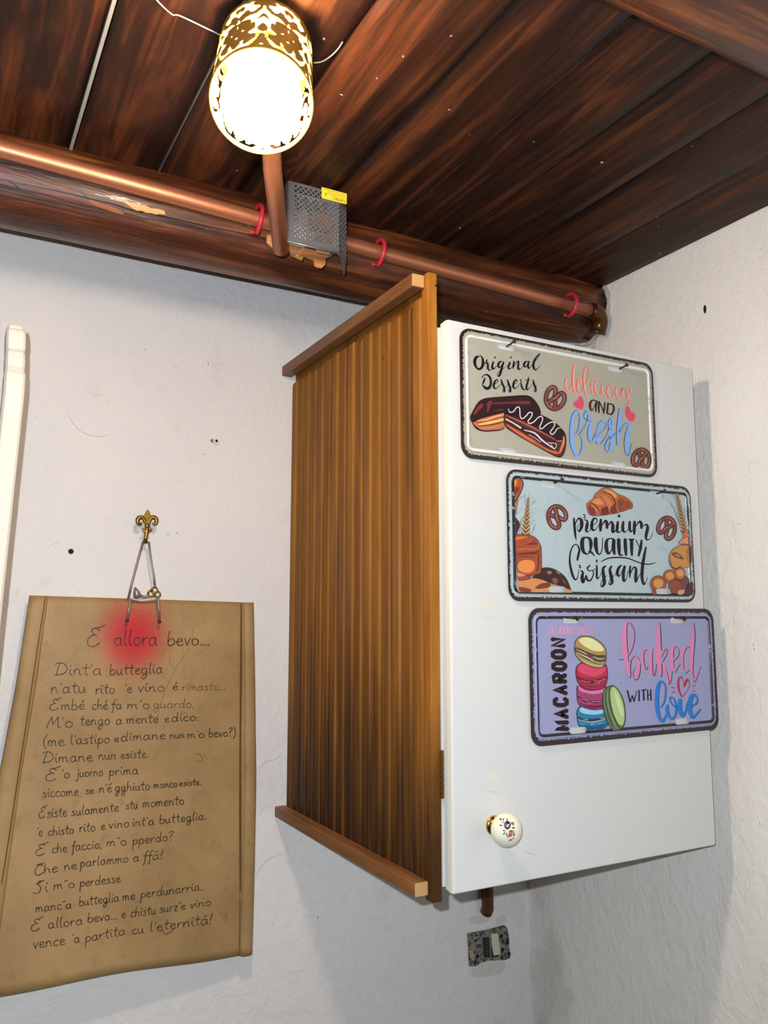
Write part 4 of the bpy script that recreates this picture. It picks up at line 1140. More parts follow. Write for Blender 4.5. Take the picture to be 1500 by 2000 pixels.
macaron('cream_macaron_picture', c3, [(605, 530), (620, 440), (690, 368), (780, 358), (900, 384), (1030, 472), (1095, 560), (1108, 680), (1085, 795), (1030, 862), (900, 850), (745, 785), (632, 680), (608, 600)], (176, 150, 100),
        [((172, 138, 78), [(622, 480), (645, 400), (720, 365), (850, 372), (980, 435), (1085, 550), (1102, 620), (1095, 662), (950, 655), (800, 605), (680, 545)]), ((224, 220, 158), [(665, 410), (760, 375), (880, 395), (1000, 475), (1075, 570), (1040, 600), (900, 590), (760, 520), (690, 460)]), ((96, 74, 54), [(608, 540), (680, 570), (800, 625), (950, 680), (1100, 680), (1098, 760), (1000, 790), (800, 720), (660, 650), (612, 600)])],
        [((30, 20, 16), [[(612, 520, 8), (680, 560, 14), (800, 620, 14), (950, 670, 16), (1100, 670, 14)], [(650, 670, 6), (800, 730, 14), (950, 800, 12), (1060, 800, 8)]]), ((220, 206, 176), [[(625, 570, 6), (740, 620, 14), (800, 650, 6)], [(640, 620, 8), (800, 700, 18), (900, 750, 10)], [(900, 690, 8), (1000, 725, 14), (1085, 715, 8)], [(860, 750, 8), (1000, 790, 12), (1075, 775, 6)]]), ((206, 186, 140), [[(740, 770, 8), (900, 830, 16), (1040, 840, 10)]])])
macaron('green_macaron_picture', c4, [(1062, 380), (1090, 300), (1170, 255), (1240, 255), (1325, 345), (1395, 520), (1422, 760), (1395, 895), (1330, 955), (1250, 972), (1195, 935), (1112, 780), (1064, 560)], (90, 112, 78),
        [((176, 196, 126), [(1190, 290), (1245, 265), (1325, 370), (1392, 560), (1408, 760), (1375, 885), (1300, 850), (1225, 680), (1185, 500), (1175, 370)]), ((200, 216, 156), [(1240, 330), (1300, 400), (1370, 580), (1390, 740), (1340, 700), (1280, 540)])],
        [((40, 50, 36), [[(1165, 275, 10), (1165, 450, 14), (1200, 640, 14), (1270, 820, 16), (1330, 930, 12)], [(1105, 320, 8), (1100, 480, 10), (1140, 700, 12), (1220, 900, 12)]]), ((176, 178, 146), [[(1135, 330, 5), (1130, 480, 8), (1160, 640, 8), (1190, 690, 5)], [(1180, 700, 6), (1230, 830, 10), (1280, 930, 6)]]), ((120, 150, 100), [[(1080, 340, 6), (1075, 520, 10), (1120, 700, 8)]])])

# nails carrying the signs
def nail(px0, py0, px1, py1, label, bent=False):
    y0_ = YD - 0.0015
    p0 = onY(px0, py0, y0_)
    if not bent:
        # how far the head stands proud follows from where it appears
        best = min((abs(ray_dist(px1, py1, p0 + Vector((0, -h / 1000, h / 7000)))), h) for h in range(4, 26))
        h = best[1] / 1000
        p1 = p0 + Vector((0, -h, h * 0.14))
        bm = new_bm(); ax = (p1 - p0).normalized()
        add_lathe(bm, p0 + ax * -0.0015, ax, [(0, 0.0011), (h, 0.0011), (h, 0.0024), (h + 0.0010, 0.0024), (h + 0.0014, 0.0012)], 12)
        m_ = M['iron']
    else:
        p1 = onY(px1, py1, y0_ - 0.002)
        bm = new_bm(); ax = (p1 - p0).normalized()
        add_tube(bm, [p0 + Vector((0, 0.002, 0)), p0, p0 * .5 + p1 * .5 + Vector((0, -0.0008, 0.0004)), p1], [0.0012, 0.0016, 0.0015, 0.0013], 8)
        add_lathe(bm, p1 - ax * 0.0005, ax, [(0, 0.0026), (0.0012, 0.0028), (0.002, 0.002)], 10)
        m_ = M['rust']
    o = obj('nail', bm, m_, origin=p0)
    return set_tag(o, label, 'nail')


def ray_dist(px, py, p):
    d_ = ray(px, py).normalized(); w = p - CAMPOS
    return (w - d_ * w.dot(d_)).length


nail(991, 676, 1004.5, 665, 'iron nail in the left slot of the grey-green dessert sign')
nail(1212, 719.5, 1226.5, 712.5, 'iron nail in the right slot of the grey-green dessert sign')
nail(1084, 942.5, 1099.5, 937, 'iron nail in the left slot of the pale blue croissant sign')
nail(1284.5, 963.5, 1299, 957.5, 'iron nail in the right slot of the pale blue croissant sign')
nail(1106, 1205.5, 1127, 1208, 'rusty bent nail in the left slot of the lilac macaroon sign', True)
nail(1319, 1206, 1337, 1208.5, 'rusty bent nail in the right slot of the lilac macaroon sign', True)
# ---------------------------------------------------------------- parchment poem
def lerp(a, b, t): return a + (b - a) * t


def poly_at(pts, t):
    """pts: [(t, x, y, Y)] piecewise linear"""
    for p, q in zip(pts, pts[1:]):
        if t <= q[0] or q is pts[-1]:
            k = (t - p[0]) / (q[0] - p[0]); return [lerp(p[i], q[i], k) for i in (1, 2, 3)]


LE = [(0, 58, 1163, -0.012), (0.25, 32, 1335, -0.016), (0.5, 0, 1507, -0.022), (0.75, -32, 1720, -0.032), (1, -66, 1956, -0.046)]
RE = [(0, 494, 1177, -0.010), (0.25, 497, 1340, -0.010), (0.5, 499, 1510, -0.011), (0.75, 496, 1690, -0.013), (1, 491, 1862, -0.016)]


def paper_pt(u, v):
    a = onY(*poly_at(LE, v)); b = onY(*poly_at(RE, v))
    p = a.lerp(b, u)
    p.y -= (0.010 * math.sin(math.pi * u) * (0.3 + 0.7 * v)) * 0.5
    p.y -= 0.0012 * noise.noise(Vector((u * 3, v * 4, 2)))
    p.z += 0.004 * v * math.sin(math.pi * u) - 0.0015 * v * v * math.sin(3.1 * math.pi * u)
    # rolled hems at both sides
    for c_, w in ((0.037, 0.036), (0.974, 0.026)):
        k = abs(u - c_) / w
        if k < 1: p.y -= 0.0065 * math.sqrt(max(0, 1 - k ** 3)) 
    return p


US = sorted(set([0, .003, .008, .02, .037, .052, .065, .071, .0735, .076] + [0.08 + 0.865 * k / 26 for k in range(27)] + [.947, .9492, .952, .958, .966, .975, .985, .993, .998, 1]))
bm = new_bm(); NV = 40
g_ = [[bm.verts.new(paper_pt(u, v / NV)) for u in US] for v in range(NV + 1)]
for a, b in zip(g_, g_[1:]):
    for k in range(len(US) - 1):
        f = bm.faces.new((a[k], b[k], b[k + 1], a[k + 1])); f.smooth = True
mp_ = mat('tan_oiled_parchment', srgb(176, 138, 88), 0.62)
g = G(mp_); c = g.coord(); s = g.sep(c)
base = g.mix(g.ramp(g.noise(c, 7, 5, 0.6), [(0.35, W3(0)), (0.68, W3(1))]), srgb(150, 118, 70), srgb(174, 140, 90))
base = g.mix(g.ramp(g.noise(c, 60, 4, 0.65), [(0.3, W3(0.25)), (0.45, W3(0))]), base, srgb(110, 78, 44))
stc = onY(262, 1243, -0.016)
porg = paper_pt(0.5, 0.5)
sx = g.math('SUBTRACT', s[0], stc.x - porg.x); sz = g.math('SUBTRACT', s[2], stc.z - porg.z)
dd_ = g.math('SQRT', g.math('ADD', g.math('MULTIPLY', sx, sx), g.math('MULTIPLY', g.math('MULTIPLY', sz, sz), 0.8)))
spray = g.math('ADD', g.math('DIVIDE', dd_, 0.062), g.math('MULTIPLY', g.math('SUBTRACT', g.noise(c, 900, 2, 0.6), 0.5), 0.9))
base = g.mix(g.ramp(spray, [(0.22, W3(1.0)), (0.48, W3(0.78)), (0.75, W3(0.26)), (1.0, W3(0))]), base, srgb(186, 14, 26))
g.out(base, g.bump(g.noise(c, 30, 4, 0.6), 0.25, 0.002, g.bump(g.noise(c, 500, 2, 0.5), 0.2, 0.0004)))
poem = obj('parchment', bm, mp_, origin=porg, smooth=True)
set_tag(poem, 'tan parchment with a handwritten poem and a red sprayed spot, hanging on the left', 'parchment')
sol = poem.modifiers.new('thickness', 'SOLIDIFY'); sol.thickness = 0.0012; sol.offset = 0
phit = bvh_hit([poem])

# single-stroke handwriting: x-height 1, ascender 2, descender -1; (points, ...), advance
GL = {
 'a': ([[(.75, .85), (.4, 1), (.08, .6), (.1, .15), (.4, 0), (.7, .35), (.75, .95)], [(.75, .95), (.74, .3), (.95, 0)]], 1.1),
 'b': ([[(.12, 2), (.08, 1), (.08, .05), (.5, 0), (.8, .35), (.7, .8), (.35, .95), (.1, .6)]], 1.0),
 'c': ([[(.72, .85), (.45, 1), (.1, .65), (.12, .15), (.45, 0), (.78, .15)]], .9),
 'd': ([[(.7, .8), (.4, .98), (.08, .6), (.12, .12), (.42, 0), (.7, .35), (.78, 2)], [(.76, .9), (.76, .3), (.95, 0)]], 1.1),
 'e': ([[(.1, .5), (.5, .55), (.72, .75), (.5, 1), (.2, .85), (.08, .45), (.25, .05), (.55, 0), (.82, .2)]], .95),
 'f': ([[(.75, 1.75), (.55, 1.95), (.35, 1.6), (.32, .6), (.25, -.5), (.05, -.8)], [(.05, .95), (.65, 1)]], .7),
 'g': ([[(.75, .85), (.4, 1), (.08, .6), (.15, .15), (.45, .1), (.74, .5), (.76, .95)], [(.76, .95), (.72, -.3), (.4, -.9), (.05, -.6), (.4, -.15), (.95, .1)]], 1.1),
 'h': ([[(.12, 2), (.08, 1), (.08, 0)], [(.08, .5), (.4, .98), (.68, .8), (.7, .3), (.9, 0)]], 1.05),
 'i': ([[(.15, 1), (.12, .35), (.35, 0)], [(.10, 1.38), (.26, 1.58)]], .5),
 'j': ([[(.25, 1), (.22, -.3), (0, -.8), (-.25, -.6)], [(.20, 1.38), (.36, 1.58)]], .55),
 'l': ([[(.2, 2), (.14, 1), (.15, .2), (.4, 0)]], .55),
 'm': ([[(.08, 1), (.08, 0)], [(.08, .5), (.35, .98), (.52, .8), (.52, 0)], [(.52, .5), (.8, .98), (1, .8), (1, .3), (1.18, 0)]], 1.4),
 'n': ([[(.08, 1), (.08, 0)], [(.08, .5), (.4, .98), (.65, .8), (.66, .3), (.85, 0)]], 1.05),
 'o': ([[(.45, 1), (.12, .75), (.1, .25), (.4, 0), (.75, .25), (.75, .75), (.45, 1)]], 1.0),
 'p': ([[(.15, 1), (.1, 0), (.02, -1)], [(.12, .5), (.4, .98), (.75, .8), (.75, .3), (.45, .02), (.12, .2)]], 1.0),
 'r': ([[(.12, 1), (.1, 0)], [(.1, .45), (.35, .9), (.65, .98)]], .8),
 's': ([[(.65, .85), (.35, 1), (.15, .78), (.5, .45), (.62, .15), (.3, 0), (.02, .12)]], .85),
 't': ([[(.35, 1.75), (.3, .8), (.32, .15), (.6, 0)], [(0, 1.1), (.75, 1.18)]], .8),
 'u': ([[(.08, 1), (.08, .3), (.3, 0), (.62, .2), (.7, .95)], [(.7, .95), (.7, .25), (.92, 0)]], 1.05),
 'v': ([[(.05, 1), (.3, 0)], [(.3, 0), (.7, 1)]], .85),
 'z': ([[(.08, .95), (.7, .98), (.1, .02), (.78, 0)]], .9),
 'E': ([[(1.2, 1.75), (.8, 2.1), (.45, 1.8), (.75, 1.35), (1, 1.25)], [(.75, 1.3), (.2, .9), (.2, .2), (.7, -.05), (1.25, .35)], [(.75, 2.05), (1.3, 2.2), (1.6, 2.4)]], 1.7),
 'D': ([[(.6, 1.9), (.45, 1), (.3, .1), (.1, 0)], [(.1, 0), (.6, .1), (1.2, .3), (1.5, 1), (1.1, 1.8), (.5, 2), (.1, 1.7)]], 1.7),
 'M': ([[(.05, 0), (.35, 1), (.55, 1.9)], [(.55, 1.9), (.75, .6)], [(.75, .6), (1.25, 1.9)], [(1.25, 1.9), (1.3, .3), (1.6, 0)]], 1.7),
 'C': ([[(1.1, 1.5), (1, 1.95), (.4, 1.7), (.15, .9), (.35, .1), (.9, 0), (1.3, .4)], [(.3, 2), (1.3, 2.15)]], 1.4),
 'S': ([[(1.1, 2), (.6, 2.05), (.5, 1.6), (.85, .9), (.7, .1), (.3, -.1), (0, .2)], [(.2, 1.6), (.8, 1.95)]], 1.3),
 '.': ([[(.04, .0), (.14, .10), (.24, .06)]], .42), ',': ([[(.15, .08), (.05, -.3)]], .4), ':': ([[(.04, .0), (.2, .08)], [(.04, .65), (.2, .75)]], .45),
 "'": ([[(.15, 1.7), (.1, 1.4)]], .35), '"': ([[(.1, 1.7), (.06, 1.4)], [(.35, 1.7), (.31, 1.4)]], .55),
 '(': ([[(.5, 2.1), (.15, 1.2), (.15, .2), (.45, -.5)]], .6), ')': ([[(.1, 2.1), (.45, 1.2), (.45, .2), (.1, -.5)]], .6),
 '?': ([[(.05, 1.6), (.4, 1.95), (.7, 1.6), (.35, 1), (.3, .6)], [(.2, .0), (.36, .1)]], .8),
 '!': ([[(.3, 2), (.15, .6)], [(.02, .0), (.18, .1)]], .5),
}
ACC = {'è': ('e', -1), 'é': ('e', 1), 'à': ('a', -1)}


def write_word(dec, crop, text, x0, y0, x1, y1, xh, w, col):
    adv = []
    for ch in text: adv.append(GL[ACC.get(ch, (ch, 0))[0]][1])
    tot = sum(adv) - 0.1
    L = x1 - x0
    sx_ = L / tot
    u = 0
    for ch, ad in zip(text, adv):
        b_, acc = ACC.get(ch, (ch, 0))
        sts = list(GL[b_][0])
        if acc: sts.append([(.55 - .15 * acc, 1.75 if acc < 0 else 1.4), (.5 + .15 * acc, 1.4 if acc < 0 else 1.75)] if acc < 0 else [(.35, 1.35), (.65, 1.7)])
        for s_ in sts:
            pts = []
            for a_, b in s_:
                t_ = (u + a_) / tot
                jx = random.uniform(-.03, .03); jy = random.uniform(-.03, .03)
                pts.append((x0 + (u + a_ + jx + .12 * (b > 1.2) * (b - 1)) * sx_, y0 + (y1 - y0) * t_ - (b + jy) * xh, w * random.uniform(.75, 1.15)))
            dec.stroke(crop, col, pts, bump_k=False, sub=3)
        u += ad


p4 = Crop(0, 1150, 2.941); p5 = Crop(0, 1530, 2.941)
INK = (56, 44, 30)
LINES = [
 (p4, 'E', 495, 330, 590, 330, 50), (p4, 'allora', 655, 327, 905, 325, 46), (p4, 'bevo...', 962, 325, 1205, 325, 40),
 (p4, "Dint'a", 308, 497, 585, 495, 36), (p4, 'butteglia', 630, 495, 935, 485, 32),
 (p4, "n'atu", 292, 600, 495, 596, 34), (p4, 'rito', 548, 604, 660, 600, 30), (p4, "'e", 715, 596, 760, 596, 28), (p4, 'vino', 792, 592, 945, 590, 30), (p4, 'è', 990, 582, 1020, 580, 24), (p4, 'rimasto...', 1045, 584, 1298, 582, 24),
 (p4, 'Embé', 280, 698, 488, 692, 30), (p4, 'ché', 528, 694, 620, 692, 30), (p4, 'fa', 640, 690, 702, 690, 28), (p4, "m'o", 730, 690, 862, 688, 28), (p4, 'guardo,', 880, 686, 1115, 682, 26),
 (p4, "M'o", 262, 800, 420, 795, 34), (p4, 'tengo', 460, 784, 632, 780, 30), (p4, 'a', 665, 780, 703, 778, 28), (p4, 'mente', 727, 774, 910, 768, 28), (p4, 'e', 945, 764, 972, 764, 24), (p4, 'dico:', 985, 762, 1145, 756, 26),
 (p4, '(me', 245, 905, 372, 900, 32), (p4, "l'astipo", 403, 893, 632, 886, 30), (p4, 'e', 655, 880, 682, 878, 24), (p4, 'dimane', 693, 876, 952, 862, 28), (p4, 'nun', 975, 860, 1060, 856, 22), (p4, "m'o", 1075, 858, 1175, 854, 24), (p4, 'bevo?)', 1198, 852, 1350, 846, 26),
 (p4, 'Dimane', 238, 1000, 535, 990, 32), (p4, 'nun', 565, 982, 668, 978, 28), (p4, 'esiste.', 693, 976, 852, 968, 26),
 (p4, 'E', 255, 1105, 340, 1100, 34), (p4, "'o", 355, 1088, 402, 1086, 30), (p4, 'juorno', 442, 1082, 592, 1074, 28), (p4, 'prima', 625, 1072, 795, 1064, 28),
 (p5, 'siccome', 245, 80, 452, 70, 30), (p5, 'se', 490, 62, 540, 58, 24), (p5, "n'è", 570, 54, 642, 48, 28), (p5, 'gghiuto', 660, 48, 862, 36, 28), (p5, 'manco', 882, 28, 1020, 20, 22), (p5, 'esiste.', 1030, 16, 1155, 8, 20),
 (p5, 'Esiste', 220, 200, 385, 188, 30), (p5, 'sulamente', 410, 187, 682, 158, 28), (p5, 'stu', 722, 148, 792, 144, 26), (p5, 'momento', 820, 138, 1057, 120, 28),
 (p5, "'e", 212, 304, 246, 300, 28), (p5, 'chisto', 276, 300, 425, 288, 28), (p5, 'rito', 455, 280, 548, 272, 28), (p5, 'e', 580, 266, 606, 264, 26), (p5, 'vino', 625, 260, 742, 250, 28), (p5, "int'a", 758, 248, 886, 238, 28), (p5, 'butteglia.', 916, 232, 1186, 206, 26),
 (p5, 'E', 200, 416, 270, 408, 30), (p5, 'che', 298, 400, 386, 392, 28), (p5, 'faccio,', 410, 388, 586, 370, 28), (p5, 'm"o', 612, 362, 728, 354, 28), (p5, 'pperdo?', 760, 352, 992, 326, 28),
 (p5, 'Che', 194, 530, 332, 506, 30), (p5, 'ne', 368, 498, 442, 490, 28), (p5, 'parlammo', 460, 480, 738, 452, 28), (p5, 'a', 765, 450, 800, 446, 28), (p5, 'ffà!', 820, 445, 935, 432, 28),
 (p5, 'Si', 190, 632, 277, 620, 32), (p5, 'm"o', 308, 610, 430, 598, 28), (p5, 'perdesse', 458, 594, 692, 566, 28),
 (p5, 'manc"a', 204, 740, 412, 716, 28), (p5, 'butteglia', 454, 704, 684, 676, 28), (p5, 'me', 703, 672, 776, 664, 26), (p5, 'perdunarria.', 806, 658, 1162, 612, 27),
 (p5, 'E', 174, 850, 242, 840, 32), (p5, 'allora', 276, 834, 476, 810, 30), (p5, 'bevo...', 504, 798, 674, 778, 28), (p5, 'e', 697, 774, 724, 770, 26), (p5, 'chistu', 750, 768, 896, 748, 28), (p5, 'surz"e', 916, 742, 1066, 722, 26), (p5, 'vino', 1090, 718, 1212, 700, 26),
 (p5, 'vence', 190, 948, 376, 924, 32), (p5, "'a", 412, 918, 458, 912, 30), (p5, 'partita', 488, 912, 720, 868, 30), (p5, 'cu', 758, 866, 826, 858, 28), (p5, "l'eternità!", 860, 852, 1218, 804, 30)]
d = Decal(phit, 'handwriting', 0.0008, 0.00002)
random.seed(11)
row = [None, -99]
for cr_, tx, xa, ya, xb, yb, xh in LINES:
    if xa < row[1]:
        d.build(poem); d = d.next('handwriting')
    row[1] = xa
    fade = 0.8 if tx in ('rimasto...', 'guardo,') else 1.0
    write_word(d, cr_, tx, xa, ya, xb, yb, xh, 5.2 * (1.15 if ya < 340 and cr_ is p4 else 1) * fade, INK if fade == 1 else (92, 70, 48))
d.build(poem)
d = Decal(phit, 'hem_line', 0.0007)
d.stroke(Crop(0, 0, 1), (84, 56, 30), [(88.5, 1165, 1.6), (72, 1270, 1.6), (52, 1405, 1.8), (30, 1550, 2), (10, 1680, 2), (2, 1725, 2)], sub=30)
d.build(poem)
d = Decal(phit, 'hem_line', 0.0007)
d.stroke(Crop(0, 0, 1), (100, 70, 38), [(471, 1179, 3), (470.5, 1300, 4.5), (469, 1450, 3.5), (469, 1600, 5), (469, 1750, 3.5), (468, 1860, 2.5)], sub=30)
d.build(poem)
d = Decal(phit, 'crease', 0.0007)
d.strokes(p4, (140, 104, 62), [[(1150, 140, 1), (1110, 230, 3), (1090, 330, 3), (1000, 470, 4), (940, 610, 4), (900, 760, 3), (890, 850, 1)], [(500, 280, 1), (440, 350, 3), (380, 440, 1)], [(975, 340, 2), (975, 420, 4), (1000, 460, 2)], [(1050, 90, 1), (1048, 300, 2), (1060, 520, 2)]])
d.strokes(p4, (132, 100, 60), [[(1120, 945, 4), (1150, 955, 8), (1160, 990, 6), (1120, 985, 4)], [(1165, 950, 4), (1190, 975, 5)]])
d.strokes(p5, (134, 98, 64), [[(930, 830, 6), (950, 865, 14), (1000, 840, 8)], [(1250, 740, 3), (1300, 760, 6), (1290, 800, 3)], [(820, 460, 2), (822, 520, 3)], [(1002, 480, 2), (1000, 560, 2)]])
d.build(poem)['kind'] = 'stuff'

# brass hanger with fleur-de-lis finial
fk = Crop(180, 980, 6.667)
hb = onY(285, 1060, -0.014)
hang = thing('poem_hanger', hb, 'small brass fleur-de-lis hanger with wire legs holding the tan parchment', 'hanger')
def extr(bm, crop, pts, Yf, th, sub=3, mi=0):
    e = [pts[-1]] + pts + pts[:2]
    sp = smooth_path(e, sub); pts = sp[sub:-sub - 1]
    P_ = [onY(*crop(p), Yf) for p in pts]
    a = [bm.verts.new(p) for p in P_]; b = [bm.verts.new(p + Vector((0, th, 0))) for p in P_]
    cen = sum(P_, Vector()) / len(P_)
    tr = tessellate_polygon([P_])
    for t_ in tr:
        bm.faces.new([a[i] for i in t_]); bm.faces.new([b[i] for i in t_][::-1])
    n = len(a)
    for k in range(n): bm.faces.new((a[k], b[k], b[(k + 1) % n], a[(k + 1) % n]))
    bmesh.ops.recalc_face_normals(bm, faces=bm.faces)
bm = new_bm()
extr(bm, fk, [(727, 102), (760, 160), (768, 215), (750, 270), (735, 295), (695, 295), (680, 260), (672, 210), (685, 160)], -0.018, 0.004)
for sgn in (1, -1):
    def mx(x): return 714 + sgn * (x - 714)
    pts = [onY(*fk(p), -0.0165) for p in smooth_path([(mx(735), 285), (mx(752), 235), (mx(780), 205), (mx(820), 210), (mx(838), 245), (mx(825), 285), (mx(803), 288), (mx(798), 265)], 4)]
    add_tube(bm, pts, [0.0016 + 0.0016 * math.sin(math.pi * min(1, k / len(pts) + .1)) for k in range(len(pts))], 8)
    pts = [onY(*fk(p), -0.0165) for p in smooth_path([(mx(716), 385), (mx(745), 385), (mx(766), 360), (mx(768), 340)], 4)]
    add_tube(bm, pts, [0.0022 - 0.0014 * k / len(pts) for k in range(len(pts))], 8)
add_lathe(bm, onY(*fk((712, 318)), -0.0145), Vector((0, -1, 0)), [(0, .0028), (.001, .0036), (.0035, .0036), (.0048, .0026), (.0054, .0005)], 14)
add_tube(bm, [onY(*fk((714, 300)), -0.0155), onY(*fk((710, 400)), -0.0155), onY(*fk((696, 470)), -0.0150), onY(*fk((690, 505)), -0.0150)], [.0030, .0034, .0026, .0026], 12)
obj('fleur_finial', bm, M['brass'], hang, label='aged brass fleur-de-lis ornament')
bm = new_bm()
add_lathe(bm, onY(*fk((692, 505)), -0.0135), Vector((0, 0, -1)), [(0, .0034), (.003, .0034), (.004, .002)], 12)
obj('collar', bm, M['iron'], hang)
for q in ([(660, 520), (600, 740), (520, 1040), (470, 1262)], [(735, 520), (765, 760), (800, 960), (815, 1095)]):
    bm = new_bm(); add_tube(bm, [onY(*fk(p), -0.0150 - 0.0004 * i) for i, p in enumerate(q)], 0.0015, 8)
    obj('wire_leg', bm, M['wire_metal'], hang)
bm = new_bm()
add_tube(bm, [onY(*fk(p), -0.0168) for p in smooth_path([(572, 1215), (620, 1222), (680, 1240), (745, 1225)], 4)], 0.0022, 10)
add_lathe(bm, onY(*fk((582, 1205)), -0.0168), Vector((-.3, 0, 1)), [(-.006, .0012), (-.005, .0055), (.003, .0045), (.010, .0012)], 14)
obj('turn_screw', bm, M['wire_metal'], hang)
bm = new_bm()
for cx_, cy_, rr in ((765, 1195, .0042), (812, 1150, .0040), (850, 1205, .0038)):
    r_ = [onY(*fk((cx_, cy_)), -0.0172) + Vector((math.cos(t) * rr, 0.001 * math.sin(2 * t), math.sin(t) * rr)) for t in [2 * math.pi * k / 14 for k in range(15)]]
    add_tube(bm, r_, 0.0014, 8, caps=False)
obj('wire_knot', bm, M['brass'], hang)
bm = new_bm(); add_tube(bm, [onY(*fk((500, 1262)), -0.0172), onY(*fk((640, 1285)), -0.0172), onY(*fk((830, 1270)), -0.0172)], 0.0013, 8)
obj('cross_wire', bm, M['white_paint'], hang)
for q in ([(510, 1265), (480, 1400), (455, 1540)], [(850, 1225), (868, 1380), (876, 1555)]):
    bm = new_bm(); add_tube(bm, [onY(*fk(p), -0.0225) for p in q], [.0019, .0017, .0016], 10)
    pr = obj('prong', bm, M['wire_metal'], hang)
    bm = new_bm(); add_lathe(bm, onY(*fk(q[-1]), -0.0232), Vector((0, 0, -1)), [(-.001, .0018), (.0005, .0025), (.002, .0022), (.003, .0008)], 10)
    obj('prong_tip', bm, M['iron'], pr)

# ---------------------------------------------------------------- white post leaning at the left
def post_pt(px, py, Y): return onY(px, py, Y)
bm = new_bm()
YP0, YP1 = -0.020, -0.044
def post_ring(zl, cx_, w, y0_, y1_, bev=0.0025):
    q = []
    for sx_, sy_ in ((-1, 0), (1, 0), (1, 1), (-1, 1)):
        q.append((cx_ + sx_ * w, y0_ if sy_ == 0 else y1_))
    (x0, ya), (x1, _), (_, yb), _ = q
    return [bm.verts.new(Vector(v)) for v in ((x0 + bev, yb, zl), (x0, yb - bev * -1, zl), (x0, ya, zl), (x1, ya, zl), (x1, yb + bev, zl), (x1 - bev, yb, zl))]
def rowp(y, l, r, Yf=-0.044, dpt=0.024):
    a = onY(l, y, Yf); b = onY(r, y, Yf)
    return (a.z + b.z) / 2, (a.x + b.x) / 2, (b.x - a.x) / 2
rows = []
spec = [(634, 15, 48, .040), (640, 14, 49, .0405), (643, 13, 50, .0425), (648, 13, 50.5, .0432), (660, 12, 51, .0440), (675, 12, 50.5, .0436), (681, 12, 49.5, .0425), (683.5, 12.5, 48.5, .0408), (686, 12, 49.5, .0425), (700, 11, 49.5, .0440), (715, 10.5, 49, .0432), (721, 11, 48, .0412), (723, 10.5, 49.5, .0425), (729, 9, 50.2, .0440), (760, 7, 48.5, .0443)]
for y, l, r, Yf in spec:
    z, cx_, w = rowp(y, l, r, -0.165)
    rows.append((z, cx_, w, Yf))
z0_, c0_, w0_ = rows[-1][:3]
ra = onY(0, 1230, -0.165); 
w_ = w0_
slope = ((ra.x - w_) - c0_) / (ra.z - z0_)
for k in range(1, 13):
    z = z0_ + (0.02 - z0_) * k / 12
    rows.append((z, c0_ + slope * (z - z0_), w_, .0443))
vr = [post_ring(z, c_, w, -0.138 * S, -(Yf + 0.121) * S) for z, c_, w, Yf in rows]
for a, b in zip(vr, vr[1:]):
    for k in range(6): bm.faces.new((a[k], b[k], b[(k + 1) % 6], a[(k + 1) % 6]))
bm.faces.new(vr[0]); bm.faces.new(vr[-1][::-1])
bmesh.ops.recalc_face_normals(bm, faces=bm.faces)
o = obj('white_post', bm, M['white_paint'], origin=Vector((rows[-1][1], -0.18, 0.0)))
set_tag(o, 'white painted wooden post with a notched top standing at the left edge', 'post')

# ---------------------------------------------------------------- copper pipe run
PR = 0.0085
def pipe_pt(xx):
    t_ = xx / 0.75
    return V(xx, -0.2135 + 0.006 * t_, 0.4265 - 0.0222 * t_)
xe = 0.752
ang0 = pipe_pt(xe)
cop = thing('copper_pipe', V(0.1, -0.21, 0.42), 'long copper pipe fixed along the front of the back beam, ending in an elbow', 'pipe')
bm = new_bm(); add_tube(bm, [pipe_pt(xx) for xx in (XL + 0.002, -.4, 0.0, .25, .5, .62, xe - .012)], PR * S, 20)
obj('pipe', bm, M['copper'], cop)
bm = new_bm()
c_ = pipe_pt(xe - 0.014); dn = Vector((0, 0.42, -0.90)).normalized(); Rb = 0.0165
R2 = PR * S * 1.22
arc = [c_ + Vector((0.004, 0, 0))]
for k in range(9):
    a = math.pi / 2 * k / 8
    arc.append(c_ + Vector((0.010 + Rb * S * math.sin(a) * 1.0, 0, 0)) + dn * (Rb * S * (1 - math.cos(a))))
arc.append(arc[-1] + dn * 0.012)
add_tube(bm, arc, R2, 20)
add_lathe(bm, arc[-1], dn, [(-.004, R2), (-.0038, R2 * 1.06), (0.0005, R2 * 1.06), (0.0006, R2 * .7)], 20, cap0=False)
obj('elbow', bm, M['bronze'], cop, label='dark bronze elbow at the right end')
wires_end = arc[-1]
for k in (-1, 1):
    bm = new_bm()
    p0 = wires_end + Vector((0, 0.003 * k, 0)); p1 = p0 + Vector((-0.006, 0.05, -0.075)); p2 = Vector((0.7435 * S - 0.01 * k, -0.06 * S, EYE + 0.2825 * S + 0.002))
    add_tube(bm, smooth_path([tuple(p0), tuple(p1), tuple(p2)], 6), 0.0008, 6)
    obj('thin_wire', bm, M['cable'], cop)
bm = new_bm(); add_tube(bm, [V(.7015, -0.0088, DZ0 - 0.0005), V(.7015, -0.0088, -0.400), V(.7015, -0.005, -0.4065)], PR * S, 16)
set_tag(obj('pipe_stub', bm, M['brown_pipe'], origin=V(.7015, -.0088, -.40)), 'short brown pipe coming down from under the cabinet above the light switch', 'pipe')

